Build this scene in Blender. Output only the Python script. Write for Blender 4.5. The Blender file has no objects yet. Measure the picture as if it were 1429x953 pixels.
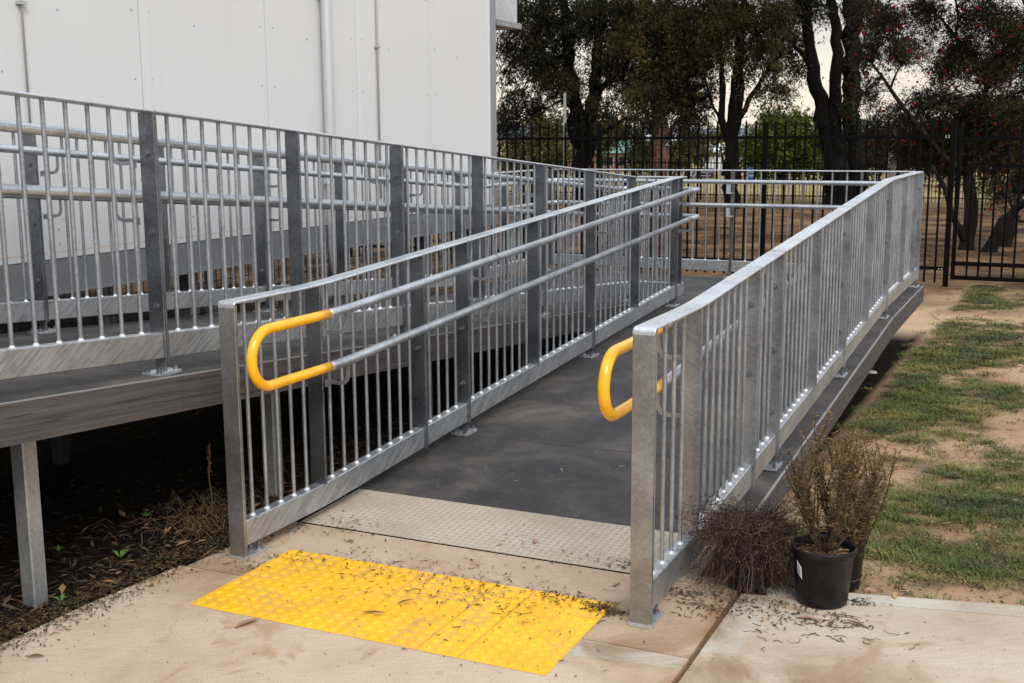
import bpy, math, random
import numpy as np
from mathutils import Vector, Matrix
random.seed(7); RNG = np.random.default_rng(7)
S = bpy.context.scene
COL = S.collection
R = math.radians

# ------------------------------------------------------------------ camera
cd = bpy.data.cameras.new("camera"); cam = bpy.data.objects.new("camera", cd); COL.objects.link(cam)
YAW, PITCH, ROLL = 0.4357, 0.1725, -0.0062
fwd = Vector((-math.sin(YAW)*math.cos(PITCH), math.cos(YAW)*math.cos(PITCH), -math.sin(PITCH)))
rt = Vector((math.cos(YAW), math.sin(YAW), 0)); up = rt.cross(fwd)
r2 = rt*math.cos(ROLL)+up*math.sin(ROLL); u2 = r2.cross(fwd)
cam.matrix_world = Matrix(((r2.x,u2.x,-fwd.x,0),(r2.y,u2.y,-fwd.y,0),(r2.z,u2.z,-fwd.z,1.6017),(0,0,0,1)))
cd.sensor_width = 36; cd.lens = 1652.1/1429*36
cd.clip_start = 0.05; cd.clip_end = 9000
cd.dof.use_dof = True; cd.dof.focus_distance = 4.8; cd.dof.aperture_fstop = 13
S.camera = cam

# ------------------------------------------------------------------ sky, sun, exposure
SUN_EL, SUN_AZ = R(44), R(140)       # azimuth clockwise from +Y
W = bpy.data.worlds.new("World"); S.world = W; W.use_nodes = True
nt = W.node_tree; nt.nodes.clear()
def N(t, tp, **k):
    n = t.nodes.new(tp)
    for a, v in k.items(): setattr(n, a, v)
    return n
out = N(nt, 'ShaderNodeOutputWorld'); mixs = N(nt, 'ShaderNodeMixShader')
b1 = N(nt, 'ShaderNodeBackground'); b2 = N(nt, 'ShaderNodeBackground')
sky = N(nt, 'ShaderNodeTexSky', sky_type='NISHITA', sun_disc=False, sun_elevation=SUN_EL, sun_rotation=SUN_AZ)
sky.dust_density = 3.0
tc = N(nt, 'ShaderNodeTexCoord'); sep = N(nt, 'ShaderNodeSeparateXYZ')
nz = N(nt, 'ShaderNodeTexNoise'); nz.inputs['Scale'].default_value = 3.2; nz.inputs['Detail'].default_value = 6; nz.inputs['Roughness'].default_value = .55
mp = N(nt, 'ShaderNodeMapping'); mp.inputs['Scale'].default_value = (1, 1, 3.5)
rp = N(nt, 'ShaderNodeValToRGB')
rp.color_ramp.elements[0].position = 0.0; rp.color_ramp.elements[0].color = (.80, .715, .60, 1)
rp.color_ramp.elements[1].position = .6; rp.color_ramp.elements[1].color = (.84, .91, 1.0, 1)
e = rp.color_ramp.elements.new(.12); e.color = (.72, .685, .635, 1)
rn = N(nt, 'ShaderNodeValToRGB')
rn.color_ramp.elements[0].position = .35; rn.color_ramp.elements[0].color = (.78, .79, .81, 1)
rn.color_ramp.elements[1].position = .62; rn.color_ramp.elements[1].color = (1.08, 1.06, 1.03, 1)
mul = N(nt, 'ShaderNodeMix', data_type='RGBA', blend_type='MULTIPLY'); mul.inputs[0].default_value = 1
L = nt.links.new
L(tc.outputs['Generated'], sep.inputs[0]); L(sep.outputs['Z'], rp.inputs[0])
L(tc.outputs['Generated'], mp.inputs[0]); L(mp.outputs[0], nz.inputs['Vector']); L(nz.outputs['Fac'], rn.inputs[0])
rc = N(nt, 'ShaderNodeValToRGB')
rc.color_ramp.elements[0].position = 0.0; rc.color_ramp.elements[0].color = (.66, .70, .74, 1)
rc.color_ramp.elements[1].position = .6; rc.color_ramp.elements[1].color = (.84, .91, 1.0, 1)
L(sep.outputs['Z'], rc.inputs[0])
sd2 = N(nt, 'ShaderNodeMapRange'); sd2.inputs[1].default_value = -.3; sd2.inputs[2].default_value = .75; L(sep.outputs['Y'], sd2.inputs[0])
mw_ = N(nt, 'ShaderNodeMix', data_type='RGBA'); L(sd2.outputs[0], mw_.inputs[0]); L(rc.outputs[0], mw_.inputs[6]); L(rp.outputs[0], mw_.inputs[7])
L(mw_.outputs[2], mul.inputs[6]); L(rn.outputs[0], mul.inputs[7]); L(mul.outputs[2], b2.inputs[0])
L(sky.outputs[0], b1.inputs[0]); L(b1.outputs[0], mixs.inputs[1]); L(b2.outputs[0], mixs.inputs[2]); L(mixs.outputs[0], out.inputs[0])
b1.inputs[1].default_value = .10; b2.inputs[1].default_value = .95; mixs.inputs[0].default_value = .85
sl = bpy.data.lights.new("sun", 'SUN'); so = bpy.data.objects.new("sun", sl); COL.objects.link(so)
sl.energy = 1.4; sl.angle = R(25); sl.color = (1, .97, .93)
sd = Vector((math.sin(SUN_AZ)*math.cos(SUN_EL), math.cos(SUN_AZ)*math.cos(SUN_EL), math.sin(SUN_EL)))
so.rotation_euler = sd.to_track_quat('Z', 'Y').to_euler()
S.view_settings.view_transform = 'Standard'; S.view_settings.look = 'None'
S.view_settings.exposure = 0.66; S.view_settings.gamma = 1

# ------------------------------------------------------------------ mesh helpers
class MB:
    def __init__(s): s.v = []; s.f = []
    def add(s, v, f):
        o = len(s.v); s.v += [tuple(p) for p in v]; s.f += [tuple(i+o for i in q) for q in f]; return s
    def box(s, x0, x1, y0, y1, z0, z1):
        v = [(x,y,z) for z in (z0,z1) for y in (y0,y1) for x in (x0,x1)]
        return s.add(v, [(0,2,3,1),(4,5,7,6),(0,1,5,4),(1,3,7,5),(3,2,6,7),(2,0,4,6)])
    def prism(s, sec, A, B, cap=True):
        """sec: list of offset vectors lists at A and B"""
        n = len(sec[0]); v = [Vector(A)+Vector(p) for p in sec[0]]+[Vector(B)+Vector(p) for p in sec[-1]]
        f = [(i,(i+1)%n,(i+1)%n+n,i+n) for i in range(n)]
        if cap: f += [tuple(range(n-1,-1,-1)), tuple(range(n,2*n))]
        return s.add(v, f)
    def cbox(s, cx, cy, z0, z1, wx, wy, c=.0015):
        a, b = wx/2, wy/2
        p = [(a-c,-b),(a,-b+c),(a,b-c),(a-c,b),(-a+c,b),(-a,b-c),(-a,-b+c),(-a+c,-b)]
        p = [(x,y,0) for x,y in p]
        return s.prism([p,p],(cx,cy,z0),(cx,cy,z1))
    def tube(s, pts, r, n=8, cap=True):
        pts = [Vector(p) for p in pts]; m = len(pts); rr = r if isinstance(r,(list,tuple)) else [r]*m
        t = [(pts[min(i+1,m-1)]-pts[max(i-1,0)]).normalized() for i in range(m)]
        a = t[0].orthogonal().normalized(); v = []; f = []
        for i in range(m):
            a = (a-t[i]*a.dot(t[i])).normalized(); b = t[i].cross(a)
            for k in range(n):
                w = 2*math.pi*k/n; v.append(pts[i]+(a*math.cos(w)+b*math.sin(w))*rr[i])
        for i in range(m-1):
            for k in range(n): f.append((i*n+k,i*n+(k+1)%n,(i+1)*n+(k+1)%n,(i+1)*n+k))
        if cap: f += [tuple(range(n-1,-1,-1)), tuple((m-1)*n+k for k in range(n))]
        return s.add(v, f)
    def lathe(s, prof, c=(0,0,0), n=24):
        v = []; f = []
        for (r,z) in prof:
            for k in range(n):
                w = 2*math.pi*k/n; v.append((c[0]+r*math.cos(w), c[1]+r*math.sin(w), c[2]+z))
        for i in range(len(prof)-1):
            for k in range(n): f.append((i*n+k,i*n+(k+1)%n,(i+1)*n+(k+1)%n,(i+1)*n+k))
        return s.add(v, f)
    def mesh(s, name, smooth=False):
        me = bpy.data.meshes.new(name); me.from_pydata(s.v, [], s.f); me.validate()
        if smooth: me.shade_smooth()
        return me
    def build(s, name, m, parent=None, smooth=False, **k):
        return obj(name, s.mesh(name, smooth), m, parent, **k)
def obj(name, me, m=None, parent=None, loc=None, **k):
    if m is not None and not me.materials: me.materials.append(m)
    o = bpy.data.objects.new(name, me); COL.objects.link(o)
    if parent is not None: o.parent = parent
    if loc is not None: o.location = loc
    for a, v in k.items(): o[a] = v
    return o
def thing(name, label, cat, loc=(0,0,0), group=None):
    o = bpy.data.objects.new(name, None); COL.objects.link(o); o.location = loc; o.empty_display_size = .1
    o['label'] = label; o['category'] = cat
    if group: o['group'] = group
    return o
def fast(name, v, f, m, parent=None, smooth=False, **k):
    """numpy verts (n,3), faces (m,k) with constant k"""
    me = bpy.data.meshes.new(name); v = np.asarray(v, np.float32); f = np.asarray(f, np.int32)
    me.vertices.add(len(v)); me.vertices.foreach_set('co', v.ravel())
    nf, kk = f.shape; me.loops.add(nf*kk); me.loops.foreach_set('vertex_index', f.ravel())
    me.polygons.add(nf); me.polygons.foreach_set('loop_start', np.arange(0, nf*kk, kk, dtype=np.int32))
    me.update(calc_edges=True)
    if smooth: me.shade_smooth()
    return obj(name, me, m, parent, **k)

# ------------------------------------------------------------------ materials
def mat(name, col, rough=.6, metal=0, **k):
    m = bpy.data.materials.new(name); m.use_nodes = True
    b = m.node_tree.nodes['Principled BSDF']
    b.inputs['Base Color'].default_value = (*col, 1); b.inputs['Roughness'].default_value = rough; b.inputs['Metallic'].default_value = metal
    if rough >= .8: b.inputs['Specular IOR Level'].default_value = .10
    for a, v in k.items(): b.inputs[a.replace('_',' ')].default_value = v
    return m, m.node_tree, b
def coord(t, scale=(1,1,1), rot=(0,0,0), kind='Object'):
    c = N(t, 'ShaderNodeTexCoord'); mp = N(t, 'ShaderNodeMapping'); mp.inputs['Scale'].default_value = scale; mp.inputs['Rotation'].default_value = rot
    t.links.new(c.outputs[kind], mp.inputs[0]); return mp.outputs[0]
def noise(t, vec, scale, detail=4, rough=.55, dist=0):
    n = N(t, 'ShaderNodeTexNoise'); n.inputs['Scale'].default_value = scale; n.inputs['Detail'].default_value = detail
    n.inputs['Roughness'].default_value = rough; n.inputs['Distortion'].default_value = dist
    t.links.new(vec, n.inputs['Vector']); return n.outputs['Fac']
def ramp(t, fac, stops):
    r = N(t, 'ShaderNodeValToRGB'); el = r.color_ramp.elements
    while len(el) < len(stops): el.new(.5)
    for e, (p, c) in zip(el, stops):
        e.position = p; e.color = (*c, 1) if isinstance(c, tuple) else (c, c, c, 1)
    t.links.new(fac, r.inputs[0]); return r.outputs[0]
def mixc(t, fac, a, b, bt='MIX'):
    m = N(t, 'ShaderNodeMix', data_type='RGBA', blend_type=bt)
    for s, i in ((fac,0),(a,6),(b,7)):
        if hasattr(s, 'links'): t.links.new(s, m.inputs[i])
        elif isinstance(s, tuple): m.inputs[i].default_value = (*s, 1)
        else: m.inputs[i].default_value = s
    return m.outputs[2]
def bump(t, b, h, strength=.3, dist=.01):
    n = N(t, 'ShaderNodeBump'); n.inputs['Strength'].default_value = strength; n.inputs['Distance'].default_value = dist
    t.links.new(h, n.inputs['Height']); t.links.new(n.outputs[0], b.inputs['Normal'])
def setc(t, b, c): t.links.new(c, b.inputs['Base Color'])
def worldpos(t, scale=(1,1,1), rot=(0,0,0)):
    g = N(t, 'ShaderNodeNewGeometry'); mp = N(t, 'ShaderNodeMapping'); mp.inputs['Scale'].default_value = scale; mp.inputs['Rotation'].default_value = rot
    t.links.new(g.outputs['Position'], mp.inputs[0]); return mp.outputs[0]
def turned(t, rot, scale):
    m = N(t, 'ShaderNodeMapping'); m.inputs['Scale'].default_value = scale; t.links.new(worldpos(t, (1,1,1), rot), m.inputs[0]); return m.outputs[0]
def galv(name, lo, hi, streak=0, rough=(.34,.55), metal=.75):
    m, t, b = mat(name, hi, .45, metal)
    p = worldpos(t)
    v = N(t, 'ShaderNodeTexVoronoi'); v.inputs['Scale'].default_value = 95; t.links.new(p, v.inputs['Vector'])
    sp = N(t, 'ShaderNodeSeparateColor'); t.links.new(v.outputs['Color'], sp.inputs[0])
    big = noise(t, p, 5, 5, .6); fine = noise(t, p, 240, 3, .6)
    c = ramp(t, big, [(.36, lo), (.64, hi)])
    c = mixc(t, .22, c, ramp(t, sp.outputs[0], [(0, tuple(x*.7 for x in lo)), (1, tuple(min(1,x*1.25) for x in hi))]))
    c = mixc(t, .35, c, ramp(t, fine, [(.35, .5), (.65, 1.0)]), 'MULTIPLY')
    if streak:
        pr = turned(t, (R(-34), 0, 0), (20, 7, 75))
        st = noise(t, pr, 1.0, 5, .65, .5)
        c = mixc(t, streak, c, ramp(t, st, [(.36, (.30,.29,.27)), (.52, (.62,.63,.64)), (.7, (.85,.86,.87))]))
    # grime at random patches
    gr = noise(t, p, 2.3, 4, .7)
    c = mixc(t, ramp(t, gr, [(.58, 0.0), (.75, .35)]), c, (.27,.255,.235))
    setc(t, b, c)
    rr = N(t, 'ShaderNodeMapRange'); t.links.new(big, rr.inputs[0]); rr.inputs[3].default_value = rough[0]; rr.inputs[4].default_value = rough[1]
    t.links.new(rr.outputs[0], b.inputs['Roughness'])
    bump(t, b, fine, .12, .002)
    return m
M_post = galv('galvanised_post', (.155,.165,.182), (.29,.305,.33), rough=(.30,.44), metal=.92)  # post tone lowered, dimmer reflections put into the base colour
M_post_lit = galv('galvanised_post_lit', (.25,.262,.28), (.43,.45,.475), rough=(.36,.5), metal=.85)  # lit copy of the post steel, brighter reflection painted into its colour
M_rail = galv('galvanised_rail', (.55,.58,.62), (.78,.81,.85), rough=(.3,.5))
M_tube = galv('galvanised_tube', (.40,.425,.45), (.62,.65,.68), rough=(.28,.45))
M_bot = galv('galvanised_streaked', (.32,.34,.36), (.50,.525,.55), streak=.5, rough=(.34,.52), metal=.85)
M_bal = galv('galvanised_rod', (.28,.295,.32), (.46,.48,.51), rough=(.35,.52))
M_leg = galv('galvanised_leg', (.34,.35,.34), (.5,.5,.49), rough=(.45,.65))
M_bolt = galv('bolt_steel', (.14,.145,.15), (.26,.27,.28))
M_weld, t, b = mat('weld_zinc', (.60,.62,.64), .6, .4)
M_yel, t, b = mat('yellow_powdercoat', (.86,.36,.006), .22); b.inputs['Coat Weight'].default_value = .25
p = worldpos(t); n1 = noise(t, p, 14, 5, .7); c = ramp(t, n1, [(.3,(.82,.37,.006)),(.6,(.90,.46,.010))])
c = mixc(t, ramp(t, noise(t, p, 45, 4, .7), [(.68,0.0),(.74,.8)]), c, (.28,.17,.05)); setc(t, b, c); bump(t, b, noise(t,p,120,2), .06, .002)

# concrete
def concrete(name, base, dark, light):
    m, t, b = mat(name, base, .88)
    p = worldpos(t)
    a = noise(t, p, 1.3, 6, .6, .4); f = noise(t, p, 170, 3, .7); g = noise(t, turned(t, (0,0,R(-35)), (1.2,9,1)), 9, 4, .6)
    c = ramp(t, a, [(.28, dark), (.5, base), (.75, light)])
    c = mixc(t, .5, c, ramp(t, f, [(.3,.5),(.7,1.05)]), 'MULTIPLY')
    c = mixc(t, .45, c, ramp(t, g, [(.3,.72),(.65,1.0)]), 'MULTIPLY')
    st = noise(t, p, 2.7, 7, .68, 1.2)
    c = mixc(t, ramp(t, st, [(.55,0.0),(.66,.75)]), c, (dark[0]*.78, dark[1]*.68, dark[2]*.58))
    sx_ = N(t,'ShaderNodeSeparateXYZ'); t.links.new(p, sx_.inputs[0])
    def near(src, at, w):
        a_ = N(t,'ShaderNodeMath', operation='SUBTRACT'); t.links.new(src, a_.inputs[0]); a_.inputs[1].default_value = at
        q_ = N(t,'ShaderNodeMath', operation='ABSOLUTE'); t.links.new(a_.outputs[0], q_.inputs[0])
        m_ = N(t,'ShaderNodeMapRange'); t.links.new(q_.outputs[0], m_.inputs[0]); m_.inputs[1].default_value = 0; m_.inputs[2].default_value = w; m_.inputs[3].default_value = 1; m_.inputs[4].default_value = 0; return m_.outputs[0]
    mx_ = N(t,'ShaderNodeMath', operation='MAXIMUM'); t.links.new(near(sx_.outputs['Y'], 3.33, .30), mx_.inputs[0]); t.links.new(near(sx_.outputs['X'], -.955, .13), mx_.inputs[1])
    mu_ = N(t,'ShaderNodeMath', operation='MULTIPLY'); t.links.new(mx_.outputs[0], mu_.inputs[0]); t.links.new(ramp(t, noise(t, p, 3.6, 6, .65, .8), [(.40,0.0),(.60,1.0)]), mu_.inputs[1])
    c = mixc(t, mu_.outputs[0], c, (dark[0]*.62, dark[1]*.53, dark[2]*.45))
    sp = noise(t, p, 60, 2, .5); c = mixc(t, ramp(t, sp, [(.70,0.0),(.74,.8)]), c, (.09,.06,.04))
    setc(t, b, c); bump(t, b, f, .25, .003)
    return m
M_conc = concrete('broomed_concrete', (.61,.48,.36), (.49,.35,.235), (.71,.57,.43))
M_conc2 = concrete('dirty_concrete', (.52,.39,.275), (.40,.275,.175), (.62,.50,.37))
M_conc3 = concrete('pale_broomed_concrete', (.58,.475,.37), (.46,.36,.265), (.66,.565,.45))
M_strip = concrete('pale_concrete_edge', (.60,.54,.45), (.45,.38,.30), (.70,.65,.56))
# checker plate
M_plate, t, b = mat('worn_chequer_plate', (.46,.42,.36), .7, .05)
p = worldpos(t); c = ramp(t, noise(t,p,3.5,6,.65), [(.3,(.38,.30,.215)),(.55,(.50,.435,.345)),(.8,(.56,.50,.42))])
c = mixc(t, .3, c, ramp(t, noise(t,p,160,3), [(.3,.5),(.7,1.0)]), 'MULTIPLY'); setc(t,b,c)
M_tread, t, b = mat('dirty_tread', (.37,.305,.23), .7, .05)
# deck sheet
M_deck, t, b = mat('charcoal_deck_sheet', (.03,.03,.032), .68); b.inputs['Specular IOR Level'].default_value = .32
p = worldpos(t); c = ramp(t, noise(t,p,2.2,7,.68,.6), [(.30,(.026,.025,.026)),(.47,(.044,.041,.041)),(.60,(.080,.071,.064)),(.75,(.16,.135,.11))])
sc = noise(t, worldpos(t,(3,40,3),(0,0,R(25))), 3, 4, .7); c = mixc(t, ramp(t, sc, [(.60,0.0),(.72,.5)]), c, (.14,.125,.11))
c = mixc(t, .5, c, ramp(t, noise(t,p,190,3,.7), [(.3,.45),(.7,1.3)]), 'MULTIPLY'); c = mixc(t, ramp(t, noise(t,p,75,2), [(.69,0.0),(.73,.8)]), c, (.25,.18,.11)); setc(t,b,c)
bump(t, b, noise(t,p,220,3), .2, .002)
# fascia: grey brown wood grain
def fasmat(name, ang):
    m, t, b = mat(name, (.13,.105,.095), .7); b.inputs['Specular IOR Level'].default_value = .25
    g = noise(t, turned(t, (R(ang),0,0), (40,.9,55)), 1.6, 8, .72, .35)
    c = ramp(t, g, [(.3,(.026,.023,.022)),(.45,(.070,.060,.057)),(.7,(.115,.099,.095))])
    c = mixc(t, ramp(t, noise(t, turned(t, (R(ang),0,0),(14,1.3,30)), 1.4, 4, .6), [(.62,0.0),(.68,.8)]), c, (.03,.027,.027)); setc(t,b,c)
    bump(t, b, g, .35, .003)
    return m
M_fas = fasmat('weathered_fascia_board', -3.07); M_fasu = fasmat('weathered_fascia_board_upper', 4.46); M_fasl = fasmat('weathered_fascia_board_level', 0)
M_fast, t, b = mat('board_cut_edge', (.24,.225,.22), .6)
M_joist, t, b = mat('dark_steel_joist', (.05,.05,.05), .6, .4)
# tactile yellow
M_tac, t, b = mat('tactile_yellow', (.86,.50,.02), .5)
p = worldpos(t)
c = ramp(t, noise(t,p,5,5,.6), [(.3,(.78,.40,.008)),(.65,(.88,.49,.014))])
dm = ramp(t, noise(t,p,3.1,6,.66,.8), [(.48,0.0),(.66,.7)])
gn = N(t,'ShaderNodeNewGeometry'); sx = N(t,'ShaderNodeSeparateXYZ'); t.links.new(gn.outputs['Position'], sx.inputs[0])
hz = N(t,'ShaderNodeMapRange'); t.links.new(sx.outputs['Z'], hz.inputs[0]); hz.inputs[1].default_value=.0065; hz.inputs[2].default_value=.0090; hz.inputs[3].default_value=1; hz.inputs[4].default_value=.05
mm = N(t,'ShaderNodeMath', operation='MULTIPLY'); t.links.new(dm, mm.inputs[0]); t.links.new(hz.outputs[0], mm.inputs[1])
c = mixc(t, mm.outputs[0], c, (.42,.27,.13))
c = mixc(t, ramp(t, noise(t,p,85,2), [(.70,0.0),(.74,.8)]), c, (.10,.07,.03)); setc(t,b,c)
# building
M_wall, t, b = mat('off_white_cladding', (.66,.66,.655), .5)
p = worldpos(t); c = ramp(t, noise(t,p,.7,4,.5), [(.3,(.63,.628,.62)),(.7,(.68,.68,.675))])
c = mixc(t, .12, c, ramp(t, noise(t, worldpos(t,(9,9,.5)), 2, 4, .6), [(.35,.75),(.7,1.0)]), 'MULTIPLY'); setc(t,b,c); bump(t,b,noise(t,p,420,2),.12,.001)
M_gap, t, b = mat('panel_joint_sealant', (.36,.29,.23), .8)
M_trim, t, b = mat('grey_corner_flashing', (.26,.27,.29), .45, .2)
M_skirt, t, b = mat('grey_steel_bearer', (.20,.205,.21), .55, .1)
M_pipe, t, b = mat('grey_white_pvc', (.40,.40,.405), .45)
M_cond, t, b = mat('grey_conduit', (.40,.385,.37), .5)
M_wire, t, b = mat('black_coated_wire', (.012,.012,.012), .5)
M_black, t, b = mat('black_powdercoat_fence', (.004,.004,.0045), .6); b.inputs['Specular IOR Level'].default_value = .04
M_dark, t, b = mat('underside_dark', (.02,.018,.016), .9)
M_rust, t, b = mat('orange_chalk_line', (.72,.42,.22), .8)

# ------------------------------------------------------------------ ramp geometry
XL, XR, WB = -2.7593, -1.2147, .0747
HB = .954
BY = [3.5117, 4.0636, 4.948, 5.4125, 6.3121, 7.2344, 8.1164, 9.0622]       # bars along the lower ramp
S1, S2 = .0536, .0779
Q = [3.5746, 4.5032, 5.4287, 6.3663, 7.3082, 8.2065, 9.147]
ZT = 1.0014+S1*(BY[7]-BY[1])
def smoothkink(y, y0, s0, s1, z0, w=.12):
    """two slopes joined by a short bend"""
    d = y-y0
    if abs(d) >= w: return z0+(s0*d if d < 0 else s1*d)
    return z0+s0*d+(s1-s0)*(d+w)**2/(4*w)
def top1(y):
    if y < 7: return smoothkink(y, BY[1], 0, S1, 1.0014)
    return smoothkink(y, BY[7], S1, 0, ZT)
def top2(y): return smoothkink(y, Q[6], -S2, 0, ZT)
DD = 1.02          # top rail above deck
def stations(a, b, kinks, w=.12):
    s = {a, b}
    for k in kinks:
        for i in range(7):
            q = k-w+2*w*i/6
            if a < q < b: s.add(q)
    return sorted(s)

BAL = {}
def baluster_mesh(h):
    k = round(h, 3)
    if k not in BAL:
        mb = MB(); mb.tube([(0,0,-.004),(0,0,h+.004)], .008, 8, False)
        BAL[k] = mb.mesh('baluster', True); BAL[k].materials.append(M_bal)
        w = MB(); w.lathe([(.0135,-.001),(.0125,.002),(.0095,.005),(.0078,.010)], (0,0,0), 9); WELD[k] = w.mesh('weld', True); WELD[k].materials.append(M_weld)
    return BAL[k]
WELD = {}

class Run:
    """one balustrade: along is 'y' or 'x', base = other coordinate of its centre line"""
    def __init__(s, name, label, along, base, top, kinks=(), inner=1):
        s.o = thing(name, label, 'balustrade', (0,0,0)); s.al = along; s.b = base; s.top = top; s.k = kinks; s.inner = inner; s.mp = M_post
    def P(s, a, l, z): return (s.b+l, a, z) if s.al == 'y' else (a, s.b+l, z)
    def vbox(s, a0, a1, l0, l1, z0, z1, mb=None):
        mb = mb or MB()
        if s.al == 'y': return mb.cbox(s.b+(l0+l1)/2, (a0+a1)/2, z0, z1, abs(l1-l0), abs(a1-a0))
        return mb.cbox((a0+a1)/2, s.b+(l0+l1)/2, z0, z1, abs(a1-a0), abs(l1-l0))
    def strip(s, a, b, l, w, dz0, dz1, name, m, parent=None, c=.0015, endround=0):
        st = stations(a, b, s.k)
        if endround: st = sorted(set(st+[a+endround*q for q in (.08,.25,.5,.75,1)]))
        hw = w/2
        ch = [(-hw+c,dz0),(hw-c,dz0),(hw,dz0+c),(hw,dz1-c),(hw-c,dz1),(-hw+c,dz1),(-hw,dz1-c),(-hw,dz0+c)]
        v = []; f = []; n = 8
        for q in st:
            zt = s.top(q)
            if endround and q < a+endround: zt -= endround-math.sqrt(max(0, endround**2-(endround-(q-a))**2))
            for (x, z) in ch: v.append(s.P(q, l+x, zt+z))
        for i in range(len(st)-1):
            for k in range(n): f.append((i*n+k,i*n+(k+1)%n,(i+1)*n+(k+1)%n,(i+1)*n+k))
        f += [tuple(range(n-1,-1,-1)), tuple((len(st)-1)*n+k for k in range(n))]
        mb = MB(); mb.add(v, f); return mb.build(name, m, parent if parent is not None else s.o)
    def bar(s, a, kind, nbolt=3):
        zt = s.top(a)-.010
        hw = WB/2
        if kind == 'mid':
            s.vbox(a-.012, a, -hw, hw, s.top(a)-HB+.100+.001, zt).build('post', s.mp, s.o)
        elif kind == 'end':
            s.vbox(a-.0165, a, -hw, hw, .012, s.top(a)-.0135).build('post', M_postn, s.o)
        else:
            zb = s.top(a)-HB-.008
            for d in (-.021, -.0095):
                p = s.vbox(a+d, a+d+.0095, -hw, hw, zb, zt).build('post', s.mp, s.o)
            for i, h in enumerate((.86, .56, .27)[:nbolt]):
                z = s.top(a)-DD+h
                for (sg, ln) in ((-1, .034 if kind == 'joint_stud' else .012), (1, .010)):
                    mb = MB(); a0 = a-.021 if sg < 0 else a
                    mb.tube([s.P(a0, 0, z), s.P(a0+sg*.008, 0, z)], .011, 6); mb.tube([s.P(a0, 0, z), s.P(a0+sg*.002, 0, z)], .0145, 12)
                    if ln > .02: mb.tube([s.P(a0, 0, z), s.P(a0+sg*ln, 0, z)], .0065, 8)
                    mb.build('bolt', M_bolt, p)
    def plate(s, a, zf=None):
        zd = s.top(a)-DD if zf is None else zf
        s.vbox(a-.016, a-.004, -.025, .025, zd+.010, s.top(a)-HB).build('foot_stub', M_post, s.o)
        mb = MB()
        s.vbox(a-.075, a+.055, -.045, .045, zd+.001, zd+.013, mb)
        pl = mb.build('base_plate', M_rail, s.o)
        for (da, dl) in ((-.058,-.03),(-.058,.03),(.038,-.03),(.038,.03)):
            mb = MB(); x, y, z = s.P(a+da, dl, zd+.013)
            mb.tube([(x,y,z),(x,y,z+.009)], .011, 6); mb.tube([(x,y,z),(x,y,z+.018)], .006, 6)
            mb.build('anchor_bolt', M_bolt, pl)
    def balusters(s, a, b, d0=0, d1=0, n=None):
        g = b-a; n = n if n is not None else max(1, round(g/.1)-1)
        for i in range(n):
            q = a+(i+1)*g/(n+1)-.006
            zb = s.top(q)-HB+.100; h = HB-.100-.010
            me = baluster_mesh(h)
            o = obj('baluster', me, None, s.o, s.P(q, 0, zb))
            obj('weld', WELD[round(h,3)], None, o)
    def rails(s, a, b, ta=None, tb=None, er=0):
        s.strip(a if ta is None else ta, b if tb is None else tb, 0, WB, -.010, 0, 'top_rail', M_rail, c=.003, endround=er)
        s.strip(a, b, 0, .050, -HB, -HB+.100, 'bottom_rail', M_bot, c=.003)
    def hook(s, a, side, h, parent):
        """J shaped flat bracket carrying a handrail, h = rail centre below the top rail"""
        l0 = side*(WB/2-.002); zc = s.top(a)-h; l1 = side*.137
        w = .015; t = .006
        pts = [(l0, -.098), (side*.095, -.100), (side*.120, -.095), (side*.133, -.080), (l1, -.060), (l1, -.018)]
        v = []; f = []
        for i, (l, z) in enumerate(pts):
            q0 = pts[max(i-1,0)]; q1 = pts[min(i+1,5)]; tx, tz = q1[0]-q0[0], q1[1]-q0[1]; ll = math.hypot(tx,tz); nx, nz_ = -tz/ll, tx/ll
            for (da, dn) in ((-t/2,-w/2),(t/2,-w/2),(t/2,w/2),(-t/2,w/2)):
                v.append(s.P(a+da, l+nx*dn, zc+z+nz_*dn))
        for i in range(5):
            for k in range(4): f.append((i*4+k,i*4+(k+1)%4,(i+1)*4+(k+1)%4,(i+1)*4+k))
        f += [(3,2,1,0),(20,21,22,23)]
        mb = MB(); mb.add(v, f)
        s.vbox(a-.02, a+.02, l0-.002, l0+.003*side, zc-.118, zc-.090, mb)
        mb.build('bracket', M_bal, parent)
    def handrail(s, pts, m=None, name='handrail', r=.0195, parent=None):
        mb = MB(); mb.tube(pts, r, 16); return mb.build(name, m or M_tube, parent if parent is not None else s.o, smooth=True)
M_postn = galv('galvanised_end_post', (.30,.295,.28), (.46,.46,.455), rough=(.32,.5), metal=.9)

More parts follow.
